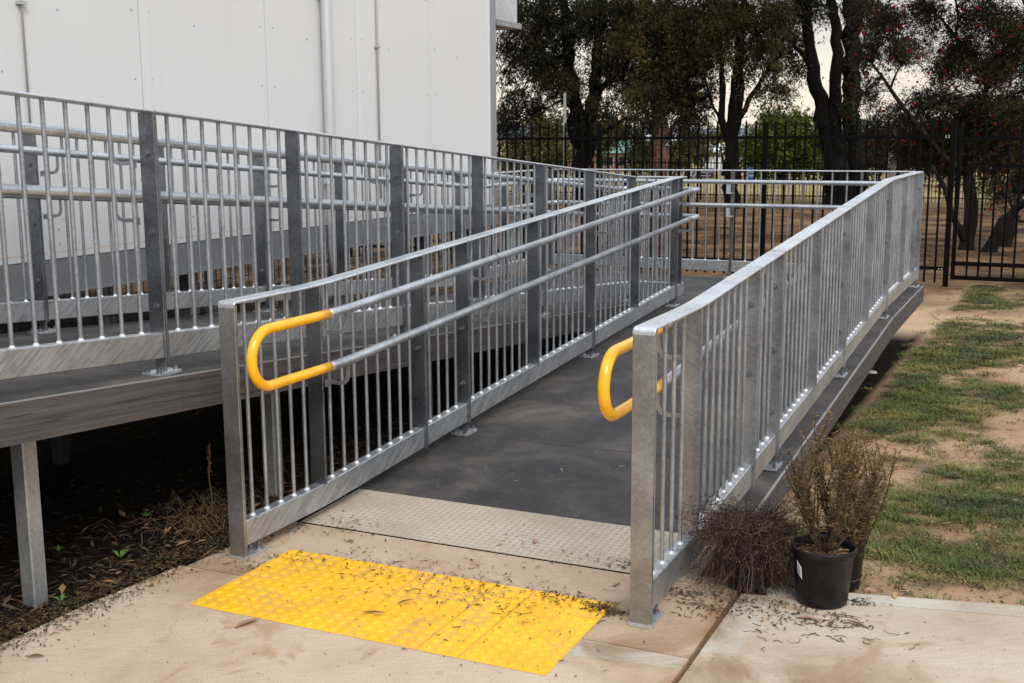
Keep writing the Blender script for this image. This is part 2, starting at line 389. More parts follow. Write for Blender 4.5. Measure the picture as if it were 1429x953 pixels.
def lower_run(name, label, x, side, y0, last):
    """side: +1 when the handrail is on the +x side"""
    r = Run(name, label, 'y', x+0, top1, (BY[1], BY[7]))
    if side < 0: r.mp = M_post_lit  # right run gets the copy with painted-in brightness
    B = [y0]+BY[1:]+last
    kinds = ['end','mid','joint_stud','joint_stud','mid','joint','mid','joint']+['mid','mid','end2'][:len(last)]
    joints = [0,2,3,5,7]
    for i, (q, k) in enumerate(zip(B, kinds)):
        if k == 'end2': r.bar(q, 'joint', 3)
        else: r.bar(q, k, 2 if i in (2,) else 3)
        if i: r.balusters(B[i-1], q)
    for i in (3,5,7): r.plate(B[i])
    seq = [B[0], B[2], B[3], B[5], B[7]]
    for i in range(4):
        a = seq[i]+(0 if i else 0); b_ = seq[i+1]-.021
        if i: a += .0005
        r.rails(a, b_, a if i else a-.017, b_+.0095, 0 if i else .014)
    # foot of the end post
    mb = MB(); r.vbox(y0-.020, y0+.115, -WB/2-.004, WB/2+.004, .0005, .012, mb); pl = mb.build('base_plate', M_rail, r.o)
    for l in (-.02,.02):
        mb = MB(); px, py, pz = r.P(y0+.09, l, .012); mb.tube([(px,py,pz),(px,py,pz+.012)], .012, 6); mb.tube([(px,py,pz),(px,py,pz+.03)], .007, 6)
        mb.build('anchor_bolt', M_bolt, pl)
    # handrails
    hx = side*.137; U, Dn = 1.002-.898, 1.002-.682
    def rail(h, ya, yb):
        st = stations(ya, yb, (BY[1],)); return [r.P(q, hx, top1(q)-h) for q in st]
    rad = (Dn-U)/2; yl = y0+.052 if side > 0 else y0+.10
    yj = 3.962 if side > 0 else 4.16
    loop = [r.P(q, hx, top1(q)-U) for q in np.linspace(yj, yl, 6)]
    zc = top1(yl)-(U+Dn)/2
    for i in range(1, 16):
        w = math.pi*i/16; loop.append(r.P(yl-math.sin(w)*rad, hx, zc+math.cos(w)*rad))
    loop += [r.P(q, hx, top1(q)-Dn) for q in np.linspace(yl, yj, 6)]
    hu = r.handrail(rail(U, yj, 9.06)); hl = r.handrail(rail(Dn, yj, 9.06))
    r.handrail(loop, M_yel, 'yellow_return', .0200, hu)
    for (q, i) in ((BY[1]+.03,1),(BY[3]+.03,3),(BY[5]+.03,5),(BY[7]+.03,7)):
        r.hook(q, side, U, hu); r.hook(q, side, Dn, hl)
    for q in (BY[3]+.10, BY[5]+.10):
        for h, hh in ((U,hu),(Dn,hl)):
            a = Vector(r.P(q, hx, top1(q)-h)); d = Vector((0,1,S1)).normalized()
            mb = MB(); mb.tube([a-d*.0012, a+d*.0012], .0203, 16); mb.build('joint_ring', M_post, hh)
    return r, B, U, Dn

LX = XL-WB/2; RX = XR+WB/2
runL, BL, U, Dn = lower_run('balustrade', 'middle balustrade between both ramps, its handrails ending in the fully visible yellow loop', LX, 1, BY[0], [])
runL.rails(BY[7], 9.275)                       # short stub past the last bar
runL.bar(9.17, 'mid')
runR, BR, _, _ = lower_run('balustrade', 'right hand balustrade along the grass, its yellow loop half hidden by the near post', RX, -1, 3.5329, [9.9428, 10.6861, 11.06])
runR.rails(BY[7]+.0005, 11.04, None, 11.0)
runR.plate(11.03)

# upper ramp, front balustrade
X2 = -3.1442-WB/2
def upper_run(name, label, x, bars, side, far, hside):
    r = Run(name, label, 'y', x, top2, (Q[6],))
    for i, (q, k) in enumerate(bars):
        r.bar(q, k, 2 if i % 2 else 3)
        if i: r.balusters(bars[i-1][0], q)
    js = [q for q, k in bars if k != 'mid']
    for a, b_ in zip(js[:-1], js[1:]): r.rails(a+.0005, b_-.021, None, b_-.011)
    for q in js[1:]: r.plate(q)
    return r
pitch = .9286
bars2 = [(Q[0]-(8-i)*pitch,'mid' if i % 2 else 'joint') for i in range(6)]+[(Q[0]-2*pitch,'joint'),(Q[0]-pitch,'mid'),(Q[0],'joint'),(Q[1],'mid'),(Q[2],'joint'),(Q[3],'mid'),(Q[4],'joint'),(Q[5],'mid'),(Q[6],'joint')]
run2 = upper_run('balustrade', 'front balustrade of the upper ramp that climbs towards the left edge of the picture', X2, bars2, 1, Q[6], -1)
XB = -4.68-WB/2
qb = [4.44-8*pitch+i*pitch for i in range(14)]
barsb = [(q, 'mid' if i % 2 else 'joint') for i, q in enumerate(qb)]+[(9.98,'joint'),(10.96,'joint')]
barsb = [(q,k) for q,k in barsb if True]
runB = upper_run('balustrade', 'rear balustrade of the upper ramp, closest to the white building wall', XB, barsb, -1, 11, 1)
def rail_y(r, side, h, a, b_):
    return [r.P(q, side*.137, r.top(q)-h) for q in stations(a, b_, r.k)]
# return loop: joins the front handrails of both ramps round the end of the divider
hx1 = LX+.137; hx2 = X2-.137; ye = 9.235
for (h, rr) in ((U,'u'),(Dn,'l')):
    z = ZT-h
    def arc(cx, cy, a0, a1, rad=.06, n=6): return [(cx+rad*math.cos(R(a0+(a1-a0)*i/n)), cy+rad*math.sin(R(a0+(a1-a0)*i/n)), z) for i in range(n+1)]
    pts = [(hx1, 9.06, top1(9.06)-h)]+arc(hx1-.06, ye, 0, 90)+arc(hx2+.06, ye, 90, 180)+[p for p in reversed(rail_y(run2, -1, h, -3.7, 9.14))]
    hr = run2.handrail(pts)
    for q in (Q[0]-2*pitch, Q[0], Q[2], Q[4], Q[6]-.05): run2.hook(q-.06, -1, h, hr)
    # rear handrail and its way round the landing
    pts = rail_y(runB, 1, h, -2.9, 10.7)
    z = ZT-h; cx = XB+.137
    pts += [(cx+.06-.06*math.cos(R(a)), 10.78+.06*math.sin(R(a)), z) for a in range(0, 91, 15)]
    pts += [(RX-.137-.06+.06*math.sin(R(a)), 10.78+.06*math.cos(R(a)), z) for a in range(0, 91, 15)]
    pts += [p for p in reversed([runR.P(q, -.137, top1(q)-h) for q in stations(9.062, 10.7, (BY[7],))])]
    hr = runB.handrail(pts)
    for q in (qb[6], qb[8], qb[10], qb[12], 9.98): runB.hook(q+.03, 1, h, hr)
    for q in (-2.83, -4.0): # far side hooks
        mb = MB(); mb.box(q-.02, q+.02, 10.845, 10.99, z-.11, z-.105); mb.box(q-.02,q+.02,10.84,10.845,z-.11,z-.018); mb.build('bracket', M_rail, hr)

# divider end panel between the two ramps
flat = lambda q: ZT
e_ = Run('balustrade', 'short end panel closing the gap between the two ramps at the landing', 'x', 9.20, flat)
e_.rails(X2+WB/2+.001, LX-WB/2-.001); e_.balusters(X2+WB/2, LX-WB/2, n=3)
# far side of the landing
fr = Run('balustrade', 'far balustrade across the landing in front of the black fence', 'x', 11.04, flat)
xs = [XB+.04, -3.98, -2.83, -2.18, -1.66, RX-WB/2-.002]
kin = ['joint','joint','joint','mid','mid','mid']
for i, (q, k) in enumerate(zip(xs, kin)):
    if i < 5: fr.bar(q, k, 3)
    if i: fr.balusters(xs[i-1], q, n=max(1, round((q-xs[i-1])/.125)-1))
fr.rails(xs[0]+.0005, xs[1]-.021, None, xs[1]-.011); fr.rails(xs[1]+.0005, xs[2]-.021, None, xs[2]-.011); fr.rails(xs[2]+.0005, xs[5])
fr.plate(xs[1]); fr.plate(xs[2])

# ------------------------------------------------------------------ decks
def d1(y): return top1(y)-DD
def d2(y): return top2(y)-DD
def slab(mb, x0, x1, ys, zf, th, dz=0):
    v = []; f = []
    for y in ys:
        z = zf(y)+dz
        v += [(x0,y,z),(x1,y,z),(x1,y,z-th),(x0,y,z-th)]
    for i in range(len(ys)-1):
        for k in range(4): f.append((i*4+k, i*4+4+k, i*4+4+(k+1)%4, i*4+(k+1)%4))
    n = (len(ys)-1)*4; f += [(0,1,2,3),(n+3,n+2,n+1,n)]
    return mb.add(v, f)
XE = -1.11                     # outer deck edge on the right
lr = thing('ramp', 'lower ramp with charcoal deck rising away from the yellow tactile strip', 'ramp')
cuts = [4.425, 5.385, 6.6, 7.8, 9.06]
for a, b_ in zip(cuts[:-1], cuts[1:]):
    mb = MB(); slab(mb, -2.87, XE+.0, stations(a+.0028, b_-.0028, (BY[7],)), lambda y: d1(y) if y > 4.6 else max(d1(y), .016+.0*(y)), .018); mb.build('deck_sheet', M_deck, lr)
def fascia(parent, x, cutsy, zf, sgn, depth=.135, fm=None):
    for a, b_ in zip(cutsy[:-1], cutsy[1:]):
        ys = stations(a+.001, b_-.001, (BY[7],))
        mb = MB(); x0, x1 = (x, x+.016*sgn) if sgn > 0 else (x+.016*sgn, x)
        slab(mb, x0, x1, ys, zf, depth, -.003); mb.build('fascia_board', fm or M_fas, parent)
        mb = MB(); slab(mb, x0+.002, x1-.002, ys, zf, .004, .0012); mb.build('edge_strip', M_fast, parent)
fascia(lr, XE-.0, [4.45, 5.9, 7.45, 9.12], lambda y: d1(y)+.001, 1)
fascia(lr, -2.885, [4.45, 6.9, 9.1], lambda y: d1(y)-.002, -1)
for x in (-2.80, -2.0, -1.20):
    mb = MB(); slab(mb, x-.025, x+.025, stations(4.7, 9.05, (BY[7],)), d1, .10, -.02); mb.build('joist', M_joist, lr)
for y in (6.4, 8.1, 9.0):
    for x in (-2.78, -1.45):
        mb = MB(); mb.cbox(x, y, -.35, d1(y)-.12, .065, .065, .004); mb.build('leg', M_leg, lr)
# chequer plate threshold
pl = MB(); slab(pl, -2.83, -1.125, [3.965, 4.42], lambda y: .004+(y-3.965)*.030, .004, .001)
tp = pl.build('threshold_plate', M_plate, lr)
v = []; f = []; rg = random.Random(3)
cell = .030; nx = int(1.69/cell); ny = int(.45/cell)
for i in range(nx):
    for j in range(ny):
        cx = -2.825+(i+.5)*cell; cy = 3.972+(j+.5)*cell; a = R(45) if (i+j) % 2 else R(-45); ca, sa = math.cos(a), math.sin(a)
        for k in range(-2, 3):
            L0 = .0100 if abs(k) < 2 else .008; px, py = cx-sa*k*.0047, cy+ca*k*.0047
            z = .005+(py-3.965)*.030; o = len(v)
            for (u, w, h) in ((-L0,-.0017,0),(L0,-.0017,0),(L0,.0017,0),(-L0,.0017,0),(-L0*.75,0,.0013),(L0*.75,0,.0013)):
                v.append((px+ca*u-sa*w, py+sa*u+ca*w, z+h))
            f += [(o,o+1,o+5),(o,o+5,o+4),(o+2,o+3,o+4),(o+2,o+4,o+5),(o+1,o+2,o+5),(o+3,o,o+4)]
fast('tread_pattern', v, f, M_tread, tp, kind='stuff')
# landing
ld = thing('landing', 'level charcoal landing at the top of the lower ramp', 'landing')
for x0, x1 in ((-4.80,-3.62),(-3.62,-2.42),(-2.42,XE)):
    for y0, y1 in ((9.06,10.1),(10.1,11.09)):
        mb = MB(); mb.box(x0+.0015, x1-.0015, y0+.0015, y1-.0015, ZT-DD-.018, ZT-DD); mb.build('deck_sheet', M_deck, ld)
lev = lambda y: ZT-DD+.001
for a, b_, x, sg in ((9.124,11.10,XE,1),):
    fascia(ld, x, [a, b_], lev, sg, .135, M_fasl)
mb = MB(); mb.box(-4.8, XE+.016, 11.092, 11.108, ZT-DD-.135, ZT-DD-.002); mb.build('fascia_board', M_fas, ld)
for y in (9.3, 10.0, 10.9):
    mb = MB(); mb.box(-4.78, XE-.02, y-.025, y+.025, ZT-DD-.12, ZT-DD-.02); mb.build('joist', M_joist, ld)
for x, y in ((-1.5,9.9),(-1.5,10.9),(-2.9,10.95),(-4.6,10.95),(-4.6,9.4)):
    mb = MB(); mb.cbox(x, y, -.5, ZT-DD-.02, .065, .065, .004); mb.build('leg', M_leg, ld)
# upper ramp
ur = thing('ramp', 'upper ramp with grey brown fascia climbing left beside the white building', 'ramp')
c2 = [-3.6,-2.4,-1.2,0.0,1.2, 2.36, 3.56, 4.76, 5.96, 7.16, 8.1, 9.058]
for a, b_ in zip(c2[:-1], c2[1:]):
    mb = MB(); slab(mb, -4.80, -3.10, stations(a+.0028, b_-.0028, (Q[6],)), d2, .018); mb.build('deck_sheet', M_deck, ur)
fascia(ur, -3.10, [-3.6,-1.2,1.2, 3.565, 6.5, 9.1], lambda y: d2(y)+.001, 1, .14, M_fasu)
fascia(ur, -4.80, [-3.6,-1.2,1.2, 3.6, 6.6, 9.1], lambda y: d2(y)-.001, -1, .13, M_fasu)
for x in (-3.25, -3.95, -4.65):
    mb = MB(); slab(mb, x-.025, x+.025, stations(-3.6, 9.05, (Q[6],)), d2, .10, -.02); mb.build('joist', M_joist, ur)
for y in (-3.4,-1.8,-.1,1.5, 2.95, 4.39, 5.85, 7.3, 8.7):
    for x in (-3.28, -4.62):
        mb = MB(); mb.cbox(x, y, -.12, d2(y)-.12, .065, .065, .005); mb.build('leg', M_leg if x > -4 else M_joist, ur)

# ------------------------------------------------------------------ ground and paving
def gz(x, y):
    """height of the natural ground"""
    z = -.03
    if y > 4.2: z -= min(y-4.2, 12)*.0265
    if y > 16.2: z -= min(y-16.2, 30)*.0215+max(0,min(y-46.2,64))*.0155
    if x < -2.9 and y < 12: z -= .02
    return z
def nse(x, y, s, seed=0):
    from mathutils import noise as mn
    return mn.noise(Vector((x*s+seed*17.3, y*s-seed*9.1, seed*3.7)))
def grassy(x, y):
    m = .5+.95*nse(x,y,.9,5)+.45*nse(x,y,2.6,6)+.25*nse(x,y,7,7)
    m += .34*math.exp(-((x+.75)/.42)**2)*(1 if y > 4.6 else .4) - .30*max(0,min(1,(y-10)/3)) - (.28 if x > -.25 else 0)*min(1,(x+.25)/.3 if x > -.25 else 0)
    m += .45*math.exp(-(((x+.32)/.38)**2+((y-4.62)/.38)**2))+.3*math.exp(-(((x+.1)/.3)**2+((y-5.6)/.35)**2))+.25*math.exp(-(((x+.55)/.3)**2+((y-5.4)/.6)**2))
    if x < -.98: m -= (-.98-x)*6
    m += .38*nse(x,y,18,8)+.15*nse(x,y,40,9)
    return max(0.0, min(1.0, (m-.42)/.38))
# fine sheet near, coarse to the horizon, one mesh
xs_ = sorted(set(list(np.round(np.arange(-9, 3.01, .12),3))+[-5000,-2500,-1200,-600,-300,-150,-90,-60,-40,-28,-20,-15,-12,-10.5,4,5,7,10,15,22,32,50,90,150,300,600,1200,2500,5000]))
ys_ = sorted(set(list(np.round(np.arange(-1, 17.01, .12),3))+[-4000,-1500,-500,-150,-50,-20,-10,-5,-2.5,18,19,20.5,22,24,27,30,34,40,46,52,60,70,85,110,150,220,350,600,1200,2500,4500]))
def inpath(x, y): return y < 4.05 and x > -2.97 and not (x > -.9 and y > 3.95)
v = []
for y in ys_:
    for x in xs_:
        z = gz(x, y)
        if -9 <= x <= 3 and -1 <= y <= 17:
            z += .016*nse(x,y,2.2)+.008*nse(x,y,7,1)
            if -3.0 < x < -1.13 and y > 3.3: z = min(z, -.09-.02*(y-3.3))
            if x > -3.05 and y < 3.9: z = -.10
            if x > -.96 and y < 3.95+.2*max(0,(x+.6)): z = -.08
            if x < -3 and y < 4.5: z = min(z, -.012)
        v.append((x, y, z))
nx = len(xs_); f = [(j*nx+i, j*nx+i+1, (j+1)*nx+i+1, (j+1)*nx+i) for j in range(len(ys_)-1) for i in range(nx-1)]
M_grd, t, b = mat('ground_soil', (.3,.2,.12), .95)
p = worldpos(t)
sand = ramp(t, noise(t,p,1.1,7,.65,.5), [(.3,(.44,.26,.135)),(.5,(.63,.42,.25)),(.72,(.74,.54,.36))])
ga = N(t,'ShaderNodeAttribute'); ga.attribute_name = 'grassy'; gmask = ga.outputs['Fac']
c = mixc(t, gmask, sand, ramp(t, noise(t,p,9,5,.7), [(.35,(.035,.030,.014)),(.55,(.10,.07,.035)),(.75,(.24,.155,.08))]))
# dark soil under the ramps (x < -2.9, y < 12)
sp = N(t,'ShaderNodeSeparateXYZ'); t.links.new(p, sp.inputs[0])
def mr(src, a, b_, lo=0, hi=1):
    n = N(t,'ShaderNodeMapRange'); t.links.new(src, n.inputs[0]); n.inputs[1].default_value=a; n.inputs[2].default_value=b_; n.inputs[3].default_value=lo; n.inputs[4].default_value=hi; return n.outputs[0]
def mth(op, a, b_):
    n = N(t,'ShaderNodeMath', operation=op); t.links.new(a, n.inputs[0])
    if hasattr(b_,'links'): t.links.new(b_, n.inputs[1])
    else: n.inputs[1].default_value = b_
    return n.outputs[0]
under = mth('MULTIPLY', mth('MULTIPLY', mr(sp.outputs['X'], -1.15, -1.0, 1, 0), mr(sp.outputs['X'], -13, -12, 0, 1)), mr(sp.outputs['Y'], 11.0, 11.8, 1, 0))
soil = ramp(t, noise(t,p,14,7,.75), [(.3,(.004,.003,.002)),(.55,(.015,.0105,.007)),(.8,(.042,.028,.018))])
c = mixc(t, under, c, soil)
wob = mth('ADD', sp.outputs['Y'], mth('MULTIPLY', noise(t,p,.35,4,.6), 9.0))
far1 = mth('MAXIMUM', mr(wob, 17.5, 19.5), mth('MULTIPLY', mr(sp.outputs['X'], -5.2, -4.9, 1, 0), mr(sp.outputs['Y'], 10.0, 11.0, 0, 1))); far1 = mth('MAXIMUM', far1, mr(sp.outputs['X'], -11.5, -10.5, 1, 0))
brown = ramp(t, noise(t,p,.8,7,.7), [(.38,(.03,.017,.009)),(.5,(.125,.068,.033)),(.62,(.25,.15,.075))])
c = mixc(t, far1, c, brown)
far2 = mr(wob, 47, 60); dry = ramp(t, noise(t,p,.25,7,.7), [(.3,(.14,.12,.045)),(.5,(.33,.26,.12)),(.75,(.42,.33,.17))])
c = mixc(t, far2, c, dry)
c = mixc(t, .4, c, ramp(t, noise(t,p,70,4,.7), [(.25,.6),(.7,1.05)]), 'MULTIPLY')
c = mixc(t, ramp(t, noise(t,p,26,5,.7), [(.60,0.0),(.68,.55)]), c, (.13,.08,.045)); setc(t,b,c); bump(t,b,noise(t,p,35,6,.8),1.0,.03)
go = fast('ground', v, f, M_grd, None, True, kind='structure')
at_ = go.data.attributes.new('grassy', 'FLOAT', 'POINT'); at_.data.foreach_set('value', np.array([(grassy(x,y) if -2 < x < 6 and 3.5 < y < 17 else (.55 if y > 20 and y < 38 else .25)) for x,y,z in v], np.float32))

def poly(name, pts, z0, z1, m, **k):
    n = len(pts); mb = MB(); mb.add([(x,y,z1) for x,y in pts]+[(x,y,z0) for x,y in pts], [tuple(range(n)), tuple(range(2*n-1,n-1,-1))]+[(i,i+n,(i+1)%n+n,(i+1)%n) for i in range(n)])
    return mb.build(name, m, None, **k)
K = dict(kind='structure')
poly('concrete_path', [(-3.08,-6),(-.964,-6),(-.964,3.353),(-2.62,3.353),(-2.955,3.353),(-3.0,2.9)], -.12, 0, M_conc, **K)
poly('concrete_path', [(-2.93,3.361),(-.966,3.361),(-.966,4.05),(-1.2,4.05),(-1.2,3.958),(-2.9,3.958)], -.12, -.001, M_conc2, **K)
poly('concrete_path', [(-.944,-6),(7.5,-6),(7.5,5.62),(-.035,4.118),(-.60,4.008),(-.90,3.95),(-.944,3.94)], -.12, 0, M_conc3, **K)
poly('trowelled_band', [(-.944,3.42),(-.836,3.42),(-.838,3.87),(-.944,3.87)], -.01, .0012, M_strip, **K)
poly('cement_patch', [(-1.33,3.22),(-1.30,3.345),(-.975,3.348),(-.98,3.265),(-1.12,3.25)], -.01, .001, M_strip, **K)
poly('concrete_edge_strip', [(-.86,3.962),(-.60,4.012),(-.035,4.122),(7.5,5.62),(7.5,5.73),(-.035,4.222),(-.60,4.098),(-.88,4.045)], -.12, .001, M_strip, **K)
poly('joint_soil', [(-.98,-6),(-.93,-6),(-.93,3.9),(-.98,3.9)], -.12, -.014, mat('joint_dirt',(.16,.095,.05),.95)[0], **K)
poly('joint_soil', [(-2.9,3.34),(-.93,3.34),(-.93,3.37),(-2.9,3.37)], -.12, -.010, bpy.data.materials['joint_dirt'], **K)

# ------------------------------------------------------------------ tactile tiles
def tile_mesh(w, nxd):
    mb = MB(); c = .004; d = .6; t0 = .0062
    a = [(0,0,.0012),(w,0,.0012),(w,d,.0012),(0,d,.0012),(c,c,t0),(w-c,c,t0),(w-c,d-c,t0),(c,d-c,t0)]
    mb.add(a, [(4,5,6,7),(0,1,5,4),(1,2,6,5),(2,3,7,6),(3,0,4,7)])
    for i in range(nxd):
        for j in range(12):
            mb.lathe([(.0175,t0-.001),(.0160,t0+.0018),(.0130,t0+.0034),(.0110,t0+.0038),(0.0001,t0+.0039)], (.025+i*.05, .025+j*.05, 0), 14)
    return mb.mesh('tactile_tile')
me6 = tile_mesh(.2965, 6); me3 = tile_mesh(.1465, 3)
tl = [(0,me6,'leftmost yellow tactile tile, at the pointed left corner of the strip'),
      (.30,me6,'yellow tactile tile second from the left, muddy between its domes'),
      (.60,me6,'middle full yellow tactile tile with curled bark pieces on it'),
      (.90,me3,'narrow half width yellow tactile tile between full ones'),
      (1.05,me6,'rightmost yellow tactile tile with moss and litter at its far corner')]
rot = .0009
for (dx, me, lab) in tl:
    o = obj('tactile_tile', me, M_tac, None, (-2.6674+dx, 3.0615, .0), label=lab, category='tactile tile', group='yellow tactile tiles at the ramp foot')

# ------------------------------------------------------------------ building
XW = -5.1
bd = thing('building', 'white panel clad portable building with grey steel bearer under it', 'building')
seams = [-7.2,-6.02,-4.84,-3.66,-2.48,-1.30,-.12,1.06, 2.21, 3.36, 4.55, 5.69, 6.936, 8.096, 9.294, 10.47]
ZC = .937; ZTOP = 4.4
for a, b_ in zip(seams[:-1], seams[1:]):
    mb = MB(); mb.box(XW-.05, XW, a+.003, b_-.003, ZC, ZTOP); mb.build('wall_panel', M_wall, bd)
mb = MB(); mb.box(XW-.07, XW-.052, -7.2, 10.47, ZC-.0, ZTOP); mb.build('joint_backing', M_gap, bd)
mb = MB(); mb.box(XW-.052, XW+.006, 5.735, 5.775, ZC+.001, ZTOP-.01); mb.build('cover_strip', M_wall, bd)
mb = MB(); mb.box(XW-.052, XW+.003, 5.600, 5.603, ZC+.001, ZTOP-.01)
mb = MB(); mb.box(XW, XW+.004, 8.14, 8.17, ZC+.001, ZTOP-.01); mb.build('cover_strip', M_wall, bd)
mb = MB(); mb.box(XW-.06, XW+.014, 10.483, 10.60, ZC-.2, ZTOP+.05); mb.build('corner_flashing', M_trim, bd)
mb = MB(); mb.box(XW-.04, XW+.008, 10.452, 10.482, ZC-.001, ZTOP); mb.build('corner_bead', M_wall, bd)
mb = MB(); mb.box(XW-.10, XW-.004, -7.2, 10.58, .738, ZC-.004); mb.box(XW-.02, XW+.03, -7.2, 10.58, .738, .744); mb.build('steel_bearer', M_skirt, bd)
mb = MB(); mb.box(XW-.0005, XW+.001, 2, 10.4, ZC+.035, ZC+.038); mb.build('chalk_line', M_rust, bd)
mb = MB(); mb.box(-11.2, XW-.1, 10.50, 10.58, .74, ZTOP); mb.build('wall_panel', M_wall, bd)
mb = MB(); mb.box(-11.2, -11.1, -7.2, 10.49, .74, ZTOP); mb.build('wall_panel', M_wall, bd)
mb = MB(); mb.box(-11.09, XW-.101, -7.2, 10.49, .74, .80); mb.build('floor', M_dark, bd)
mb = MB(); mb.box(-11.4, XW+.25, -7.5, 10.75, ZTOP+.051, ZTOP+.20); mb.build('roof', M_trim, bd)
# screws
mb = MB()
for s in seams[10:-1]:
    for z in (1.35, 1.95, 2.35, 2.75, 3.4):
        for dy in (-.06, .09):
            mb.tube([(XW, s+dy, z), (XW+.004, s+dy, z)], .006, 6)
    for z in (1.02,1.10): mb.tube([(XW, s+.4, z),(XW+.004, s+.4, z)], .006, 6)
    mb.tube([(XW, s+.5, 2.3),(XW+.004, s+.5, 2.3)], .007, 6)
mb.build('screws', M_pipe, bd, kind='stuff')
# downpipe and conduits
dp = MB(); dp.tube([(XW+.055, 7.62, 4.35),(XW+.055, 7.62, .70),(XW+.055,7.62,.55)], .042, 16); d = dp.build('downpipe', M_pipe, bd, smooth=True)
for z in (2.62, 1.25):
    mb = MB(); mb.tube([(XW+.055,7.62,z),(XW+.055,7.62,z+.03)], .045, 16); mb.box(XW, XW+.03, 7.545, 7.58, z+.005, z+.025); mb.build('pipe_clip', M_weld, d)
for (y, r_) in ((4.79,.006),(8.40,.009)):
    mb = MB(); mb.tube([(XW+.014,y,4.3),(XW+.014,y,1.52 if y < 5 else 1.1)], r_, 8); d = mb.build('conduit', M_cond, bd, smooth=True)
    mb = MB()
    for z in (1.55, 2.3, 3.2): mb.box(XW, XW+.03, y-.028, y+.028, z, z+.018)
    mb.build('saddle_clip', M_pipe, d)
# stumps and mesh below
for y in (-7,-4.5,-2,.5, 2.5, 4.4, 6.2, 8.0, 9.4, 10.4):
    mb = MB(); mb.cbox(XW-.16, y, -.5, .738, .09, .09, .005); mb.build('stump', M_leg, bd)
    mb = MB(); mb.cbox(XW-2.6, y, -.5, .738, .09, .09, .005); mb.build('stump', M_leg, bd)
mw = MB()
zb = -.3
for i in range(int(10.4/.05)): mw.tube([(XW-.05, .1+i*.05, zb),(XW-.05, .1+i*.05, .735)], .0035, 3, False)
for i in range(20): mw.tube([(XW-.047, .1, zb+i*.05),(XW-.047, 10.5, zb+i*.05)], .0035, 3, False)
w_ = thing('mesh_screen', 'black wire mesh screening the gap beneath the white building', 'mesh screen')
mw.build('wire_mesh', M_wire, w_, kind='stuff')
mb = MB(); mb.box(XW-.06, XW-.04, .05, .08, -.3, .735); mb.build('frame_bar', M_black, w_)
# galvanised box on the end of the building
bx = thing('wall_box', 'speckled galvanised box fixed high on the far corner of the white building', 'metal box')
mb = MB(); mb.box(XW-.9, XW+.01, 10.61, 11.10, 2.705, 3.6); mb.build('cabinet', M_rail, bx)
mb = MB(); mb.box(XW-.92, XW+.03, 10.605, 11.165, 2.650, 2.703); mb.build('tray', M_leg, bx)

# ------------------------------------------------------------------ black fence and gate
FY = 16.0; FZ = -.36
fn = thing('fence', 'tall black steel picket fence with spear tops behind the landing', 'fence')
step = 2.368; px0 = -1.322
pk = MB(); pk.cbox(0,0,0,1.93,.025,.025,.002); pk.add([(-.0125,-.0125,1.93),(.0125,-.0125,1.93),(.0125,.0125,1.93),(-.0125,.0125,1.93),(0,0,1.93)],[(0,1,4)])
pkm = MB(); pkm.cbox(0,0,0,1.985,.025,.025,.002)
spm = MB(); spm.lathe([(.0125,0),(.020,.006),(.020,.022),(.011,.030),(.009,.038),(.017,.052),(.010,.072),(.0005,.095)], (0,0,0), 6)
pkm = pkm.mesh('picket'); pkm.materials.append(M_black); spm = spm.mesh('spear_top'); spm.materials.append(M_black)
bays = 5
for k in range(bays+1):
    x = px0-k*step
    mb = MB(); mb.cbox(x, FY, FZ-.2, 1.735, .065, .065, .004); po = mb.build('post', M_black, fn)
    mb = MB(); mb.cbox(x, FY, 1.735, 1.75, .072, .072, .004); mb.build('cap', M_black, po)
    if k == bays: break
    for z in (1.53, -.13):
        mb = MB(); mb.box(x-step+.034, x-.034, FY-.02, FY+.02, z, z+.04); mb.build('rail', M_black, fn)
    for i in range(1, 18):
        o = obj('picket', pkm, None, fn, (x-i*step/18, FY, -.295)); obj('spear_top', spm, None, o, (0,0,1.985))
mb = MB()
for z in (1.53,-.13):
    mb.box(px0-.10, px0-.033, FY-.028, FY-.021, z-.004, z+.044)
mb.build('rail_bracket', M_black, fn)
mb = MB()
for z in (1.54, 1.562, -.115):
    for dx in (-.05, -.085): mb.tube([(px0+dx, FY-.028, z),(px0+dx, FY-.034, z)], .007, 8)
mb.build('bracket_screws', M_weld, fn, kind='stuff')
gt = thing('gate', 'black steel picket gate at the right end of the fence', 'gate')
gx0 = px0+.058; gx1 = gx0+2.3; GY = FY-.01
for x in (gx0+.025, gx1-.025):
    mb = MB(); mb.cbox(x, GY, -.245, 1.73, .05, .05, .004); mb.build('stile', M_black, gt)
for z0, z1 in ((1.495,1.55),(-.065,-.015),(-.245,-.195)):
    mb = MB(); mb.box(gx0+.052, gx1-.052, GY-.02, GY+.02, z0, z1); mb.build('gate_rail', M_black, gt)
gpm = MB(); gpm.cbox(0,0,0,1.87,.025,.025,.002); gpm = gpm.mesh('gate_picket'); gpm.materials.append(M_black)
n = 16
for i in range(1, n):
    x = gx0+.05+i*(gx1-gx0-.1)/n
    o = obj('picket', gpm, None, gt, (x, GY, -.20)); obj('spear_top', spm, None, o, (0,0,1.87))
mb = MB(); mb.box(-.74, -.40, GY-.055, GY-.025, 1.17, 1.215); mb.build('latch_bar', M_black, gt)
mb = MB(); mb.box(-.50, -.30, GY-.05, GY-.025, .50, .53); mb.build('drop_bolt', M_black, gt)
mb = MB(); mb.cbox(gx1+.07, FY, FZ-.2, 1.75, .065, .065, .004); mb.build('post', M_black, fn)

